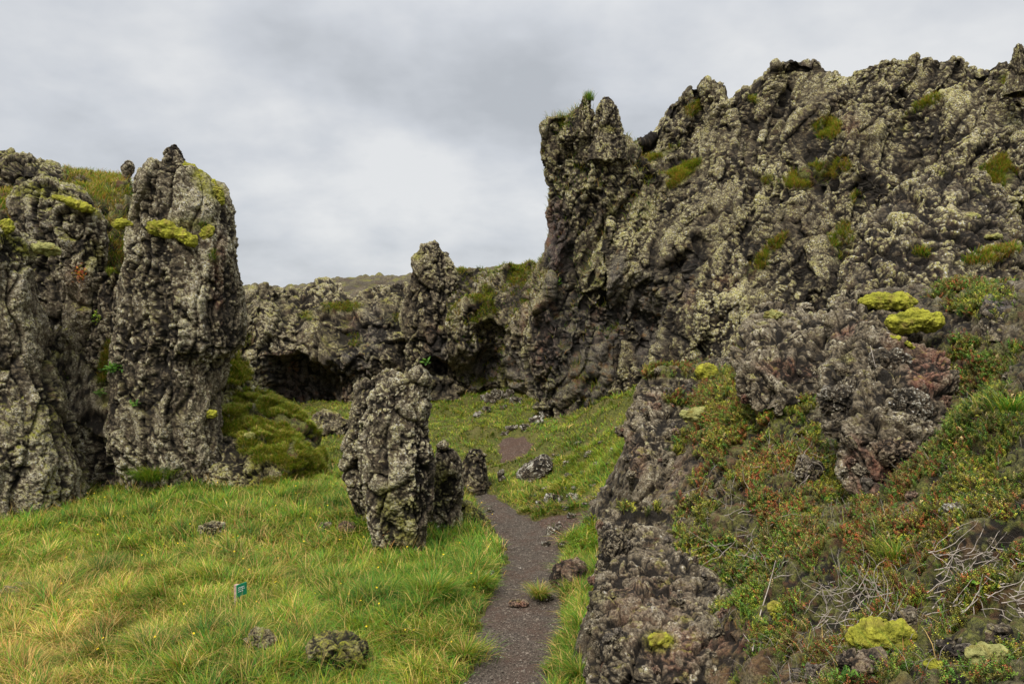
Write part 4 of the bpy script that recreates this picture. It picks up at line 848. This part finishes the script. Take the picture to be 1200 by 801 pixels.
frag(['heath_slope'], 60, 'small scoria fragment lying in a bare gap of the heath slope', 'scoria fragments on the heath slope', .018, .055)
frag(['scoria_outcrop', 'knobbly_outcrop'], 60, 'small scoria fragment wedged in the outcrops above the heath', 'scoria fragments in the outcrops above the heath', .03, .085)
# ------------------------------------------------------------------ dead branches
M_DEAD = plain('bleached dead wood', (.30, .255, .215), .85, .45, 40)
def tube(pts, r0, r1, ns=5):
    pts = np.array(pts); t = np.gradient(pts, axis=0); t /= np.linalg.norm(t, axis=1)[:, None] + 1e-9; up = np.array([.3, .2, 1.])
    a = np.cross(t, up); a /= np.linalg.norm(a, axis=1)[:, None] + 1e-9; b = np.cross(t, a); r = np.linspace(r0, r1, len(pts))[:, None, None]
    th = np.linspace(0, 2 * math.pi, ns, endpoint=False)[None, :, None]
    return pts[:, None] + r * (np.cos(th) * a[:, None] + np.sin(th) * b[:, None])
def tangle(name, cx, cy, w, h, n, label, seed, ang=None):
    rg = np.random.default_rng(seed); V, F, off = [], [], 0
    for k in range(n):
        px = cx + rg.uniform(-.5, .5) * w; py = cy + rg.uniform(-.5, .5) * h; a = (ang if ang is not None else rg.uniform(0, 6.3)) + rg.normal(0, .6); L = rg.uniform(.25, .7) * w; pts = []
        curl = rg.normal(0, .06)
        m = 12; base, d0 = seat(px, py, 6); d = d0 - rg.uniform(.01, .10)
        for i in range(m):
            pts.append(P(px, py, d)); px += math.cos(a) * L / m; py += math.sin(a) * L / m; a += curl + rg.normal(0, .2); d += rg.normal(0, .006)
        if ang is None or True:
            G = tube(pts, rg.uniform(.0015, .0036), .0009); V.append(G.reshape(-1, 3)); F.append(grid_faces(len(pts), 5, off, True)); off += len(pts) * 5
    return tag(mesh_np(name, np.concatenate(V), np.concatenate(F), M_DEAD), label, 'dead shrub')
tangle('dead_shrub', 1005, 715, 90, 70, 110, 'tangle of bleached dead twigs above the large dark yellow moss mound', 1)
tangle('dead_shrub', 1140, 680, 110, 80, 100, 'sprawling mat of grey dead stems in the heath at the right edge', 2, .3)
tangle('dead_shrub', 850, 590, 70, 40, 30, 'few grey dead twigs in the heath right of the foreground outcrop top', 3)
tangle('dead_shrub', 925, 540, 60, 40, 26, 'sparse dead twigs on the heath left of the scoria outcrop', 4)
tangle('dead_shrub', 880, 640, 80, 50, 30, 'thin dead twigs in the middle of the lower heath', 5)
def stick(pp, r, label):
    pts = []; c, d = seat(pp[0][0], pp[0][1], 6)
    c2, d2 = seat(pp[-1][0], pp[-1][1], 6)
    for i, (px, py) in enumerate(pp): t = i / (len(pp) - 1); pts.append(P(px, py, d + (d2 - d) * t - .05))
    G = tube(pts, r, r * .5, 6); tag(mesh_np('dead_stick', G, grid_faces(len(pts), 6, 0, True), M_DEAD), label, 'stick')
stick([(882, 762), (886, 740), (892, 715), (900, 690), (905, 672), (909, 656)], .005, 'long pale dead stick standing upright in the lower heath')
stick([(882, 760), (877, 750), (871, 742)], .004, 'short pale twig leaning against the foot of the long dead stick')
stick([(907, 677), (915, 674), (924, 674), (930, 672)], .004, 'short white twig beside the top of the long dead stick')
stick([(1020, 405), (1026, 430), (1140, 470)][:2], .003, 'thin dry stalk on the scoria outcrop')
# ------------------------------------------------------------------ sign
def box(name, c, s, mat, parent, rz=0., bev=.002):
    import bmesh
    bm = bmesh.new(); bmesh.ops.create_cube(bm, size=1.)
    for v in bm.verts: v.co = (v.co.x * s[0], v.co.y * s[1], v.co.z * s[2])
    bmesh.ops.bevel(bm, geom=bm.edges[:], offset=bev, segments=2, affect='EDGES')
    me = bpy.data.meshes.new(name); bm.to_mesh(me); bm.free(); me.materials.append(mat); o = bpy.data.objects.new(name, me); C.objects.link(o); o.parent = parent; o.location = c; o.rotation_euler = (0, 0, rz); return o
M_WOOD = plain('weathered reddish wood', (.36, .24, .19), .85, .35, 25); M_SIGN = plain('green enamel', (.012, .22, .11), .4, .12, 20); M_WHITE = plain('white paint', (.8, .8, .78), .5, .05)
v = P(281, 728, 1.) - np.array([0, 0, CZ]); d = 9.75; b = np.array([v[0] * d, d, float(ground_h(v[0] * d, d))])
sg = empty('trail_sign', b); tag(sg, 'small wooden post with a green sign plate standing in the meadow', 'sign'); sg.rotation_euler = (0, 0, math.radians(60))
box('post', (-.035, 0, .15), (.05, .06, .36), M_WOOD, sg)
pl = box('sign_plate', (.0, -.038, .265), (.155, .012, .15), M_SIGN, sg)
# seen obliquely: three short lines of white lettering
import bmesh
tx = bmesh.new(); words = [(.035, (.012, .02, .03, .016)), (.012, (.03, .014, .026, .018)), (-.012, (.016, .03, .022))]
for zz, ws in words:
    xx = -.055
    for w in ws:
        nlt = max(2, int(w / .006))
        for q in range(nlt):
            m4 = bmesh.ops.create_cube(tx, size=1.)
            hgt = .009 if q % 2 else .012
            for vv in m4['verts']: vv.co = (vv.co.x * .0035 + xx, vv.co.y * .002, vv.co.z * hgt + zz)
            xx += .006
        xx += .007
me = bpy.data.meshes.new('lettering'); tx.to_mesh(me); tx.free(); me.materials.append(M_WHITE); o = bpy.data.objects.new('lettering', me); C.objects.link(o); o.parent = pl; o.location = (0, -.0075, 0)
# ------------------------------------------------------------------ pebbles on the path
n = 16000; y = rng.uniform(7.4, 16.5, n); x = rng.uniform(-.9, 1.4, n); bd = all_bare(x, y); ok = bd < rng.uniform(-.2, .04, n); x, y = x[ok], y[ok]; n = len(x)
oc = np.array([[1, 0, 0], [0, 1, 0], [-1, 0, 0], [0, -1, 0], [0, 0, .7], [0, 0, -.7]], float); of = np.array([[0, 1, 4], [1, 2, 4], [2, 3, 4], [3, 0, 4], [1, 0, 5], [2, 1, 5], [3, 2, 5], [0, 3, 5]])
tp = [(oc * rng.uniform(.6, 1.2, (6, 1)), of, np.ones(6)) for _ in range(6)]
g = rng.random(n)[:, None]; col = np.array([.045, .036, .028]) * (1 - g) + np.array([.17, .138, .108]) * g; col[rng.random(n) < .01] = (.30, .27, .23)
instances('gravel', tp, np.stack([x, y, ground_h(x, y) + .0], -1), rotmats(rng.uniform(0, 6.3, n), rng.uniform(0, 6.3, n), rng.uniform(0, .5, n)), np.exp(rng.normal(math.log(.008), .42, n)), col, leaf_mat('cinder pebble', 0., .9))
tag(bpy.data.objects['gravel'], 'loose dark cinder gravel on the path', 'gravel', kind='stuff')
# broad leaves: greens in crevices, flowers
def leafcl(L):
    acc = []
def leaf_t():
    return (np.array([[0, 0, 0], [.5, .22, .35], [1, 0, .45], [.5, -.22, .35]]), np.array([[0, 1, 2, 3]]), np.array([.7, 1, 1.1, 1]))
def plant(name, px, py, w, h, n, ls, cols, label, cat='plant'):
    rg = np.random.default_rng(int(px * 7 + py)); pos = []
    c, d = seat(px, py, 8)
    for k in range(n):
        qx, qy = px + rg.normal(0, .2) * w, py + rg.normal(0, .2) * h; pos.append(P(qx, qy, d - rg.uniform(-.02, .08)))
    pos = np.array(pos); col = np.array(cols)[rg.integers(0, len(cols), n)] * rg.uniform(.7, 1.3, n)[:, None]
    R = rotmats(rg.uniform(0, 6.3, n), rg.uniform(3.9, 5.5, n), rg.uniform(0, .9, n))
    tag(instances(name, [leaf_t()], pos, R, rg.uniform(.6, 1.3, n) * ls, col, M_LEAF), label, cat)
BG = [(.09, .20, .025), (.06, .15, .02), (.13, .24, .03)]
plant('fern', 133, 432, 26, 14, 90, .10, BG, 'bright green leafy fern in the cleft between the two left crags')
plant('leafy_plant', 118, 460, 14, 8, 30, .08, BG, 'small green leafy plant just below the fern in the left cleft')
plant('leafy_plant', 158, 474, 14, 8, 24, .07, BG, 'small leafy plant at the foot of the pointed crag beside the cleft')
plant('red_leaved_plant', 95, 322, 18, 22, 46, .09, [(.55, .16, .05), (.6, .25, .1), (.45, .1, .05), (.4, .35, .05)], 'small plant with orange-red leaves on the blocky left crag')
plant('leafy_plant', 114, 372, 9, 18, 26, .08, [(.35, .42, .04), (.2, .35, .04)], 'yellow-green leafy sprig hanging in the left cleft')
plant('leafy_plant', 1000, 790, 50, 14, 60, .03, BG, 'low bright green rosette plant at the bottom edge between stones')
plant('leafy_plant', 653, 330, 8, 30, 22, .09, BG, 'small green leaves growing on the overhanging side of the towering crag')
plant('leafy_plant', 500, 425, 5, 6, 10, .12, BG, 'single green leafy plant in the small hollow below the thumb-shaped pinnacle')
# grass tufts as things: lush one right of the pillar, drooping one beside path, tuft on top
def tuft(px, py, r, n, L, label, w=(1, 1.6, .8, .3, .02, .2), width=.009, droop=(.3, 1.1), d=None):
    rg = rng; c, dd = seat(px, py, 6) if d is None else (P(px, py, d), d)
    a = rg.uniform(0, 6.3, n); q = np.abs(rg.normal(0, r * .5, n)); p = np.stack([c[0] + np.cos(a) * q, c[1] + np.sin(a) * q, np.full(n, c[2])], -1)
    A = Acc(); A.add(*blades(p, rg.uniform(*L, n), rg.uniform(.7, 1.2, n) * width, a + rg.normal(0, .4, n), rg.uniform(*droop, n), pal(np.tile(np.array(w, float), (n, 1)), [GREEN, LUSH, YEL, STRAW, RUST, OLIVE]) * rg.uniform(.7, 1.2, n)[:, None]))
    A.build('grass_tuft', M_LEAF, label=label, cat='grass tuft')
tuft(505, 700, .30, 1500, (.2, .42), 'big lush green grass tuft in front of the pillar')
tuft(632, 700, .10, 500, (.12, .30), 'drooping olive grass tuft on the right edge of the path', (1, .4, .8, .8, .2, 1), .006)
tuft(690, 118, .12, 260, (.12, .32), 'small grass tuft on the left spike of the towering crag', width=.012, droop=(.0, .5))
tuft(560, 690, .18, 800, (.15, .34), 'thick green tuft overhanging the left edge of the path')
tuft(680, 792, .2, 500, (.10, .28), 'green and straw grass tuft at the foot of the foreground outcrop', (1.4, 1., 1, .5, .1, .2), .006)
tuft(180, 560, .4, 1500, (.2, .4), 'tall dark green tuft at the foot of the pointed crag', (1.6, 1, .5, .15, 0, .6))
tuft(1185, 480, .16, 240, (.06, .18), 'spiky bright green tuft in the heath at the right edge', (1.2, 1.4, .8, .3, 0, .2), .006, d=5.0)
tuft(1050, 655, .12, 160, (.08, .22), 'thin yellow-green tuft in the middle of the red heath', width=.004)
tuft(545, 770, .25, 800, (.12, .3), 'straw and green tuft at the bottom left edge of the path', (1, .9, 1, .6, .05, .2), .007)
# yellow meadow flowers
n = 130; y = np.sqrt(rng.uniform(8 ** 2, 17 ** 2, n)); x = rng.uniform(-.6, -.02, n) * y; fl = (np.array([[0, 0, 0], [1, 0, .2], [.5, .87, .2], [-.5, .87, .2], [-1, 0, .2], [-.5, -.87, .2], [.5, -.87, .2]]), np.array([[0, 1, 2], [0, 2, 3], [0, 3, 4], [0, 4, 5], [0, 5, 6], [0, 6, 1]]), np.ones(7))
o = instances('meadow_flowers', [fl], np.stack([x, y, ground_h(x, y) + rng.uniform(.14, .26, n)], -1), rotmats(rng.uniform(0, 6, n), rng.uniform(3.9, 5.5, n), rng.uniform(.2, .8, n)), rng.uniform(.009, .015, n), np.tile([.75, .52, .02], (n, 1)) * rng.uniform(.8, 1.1, (n, 1)), M_LEAF)
tag(o, 'tiny yellow flowers sprinkled through the meadow grass', 'flowers', kind='stuff')
# ------------------------------------------------------------------ camera, light, sky
cam = bpy.data.cameras.new('camera'); co = bpy.data.objects.new('camera', cam); C.objects.link(co); bpy.context.scene.camera = co
cam.sensor_width = 36; cam.lens = 36 * FPX / 1200; cam.clip_end = 6000; cam.clip_start = .05
co.location = (0, 0, CZ); co.rotation_euler = (math.pi / 2 - PITCH, 0, 0)
SUN_EL, SUN_AZ = math.radians(56), math.radians(205)       # azimuth clockwise from +Y: behind-left of camera
sl = bpy.data.lights.new('sun', 'SUN'); sl.energy = 4.3; sl.angle = math.radians(22); sl.color = (1., .95, .86); so = bpy.data.objects.new('sun', sl); C.objects.link(so)
from mathutils import Vector
sdv = Vector((math.sin(SUN_AZ) * math.cos(SUN_EL), math.cos(SUN_AZ) * math.cos(SUN_EL), math.sin(SUN_EL)))
so.rotation_euler = sdv.to_track_quat('Z', 'Y').to_euler()
w = bpy.data.worlds.new('World'); bpy.context.scene.world = w; t = NT(w)
gen = t.n('ShaderNodeTexCoord').outputs['Generated']; sx = t.n('ShaderNodeSeparateXYZ', inp={0: gen})
sky = t.n('ShaderNodeTexSky', sky_type='NISHITA', sun_disc=False, sun_elevation=SUN_EL, sun_rotation=SUN_AZ)
den = t.ma('ADD', t.ma('MAXIMUM', sx.outputs['Z'], 0.), .38)
cv = t.n('ShaderNodeCombineXYZ', inp={0: t.ma('DIVIDE', sx.outputs['X'], den), 1: t.ma('DIVIDE', sx.outputs['Y'], den), 2: 1.7}).outputs[0]
n1 = t.noise(cv, 1.7, 5, .52, .1); n2 = t.noise(cv, 5, 5, .55, 0.); n3 = t.noise(gen, 3.2, 4, .5)
cl = t.ma('ADD', t.ma('MULTIPLY', n1, .62), t.ma('ADD', t.ma('MULTIPLY', n2, .20), t.ma('MULTIPLY', n3, .22)))
cc = t.n('ShaderNodeValToRGB', inp={0: cl}); e = cc.color_ramp.elements
e[0].position = .40; e[0].color = (.50, .525, .56, 1); e[1].position = .60; e[1].color = (.80, .81, .82, 1); m_ = cc.color_ramp.elements.new(.5); m_.color = (.64, .665, .705, 1)
zen = t.mp(sx.outputs['Z'], .30, .95, 1., 3.2, smooth=True)
clc = t.n('ShaderNodeVectorMath', operation='SCALE', inp={0: cc.outputs[0], 'Scale': zen}).outputs[0]
skc = t.n('ShaderNodeVectorMath', operation='SCALE', inp={0: sky.outputs[0], 'Scale': .1}).outputs[0]
fin = t.mix(.93, skc, clc)
bg = t.n('ShaderNodeBackground', inp={0: fin, 1: 1.}); t.n('ShaderNodeOutputWorld', inp={0: bg.outputs[0]})
sc = bpy.context.scene; sc.view_settings.view_transform = 'Standard'; sc.view_settings.look = 'None'; sc.view_settings.exposure = 0
print('done', time.time() - T0)
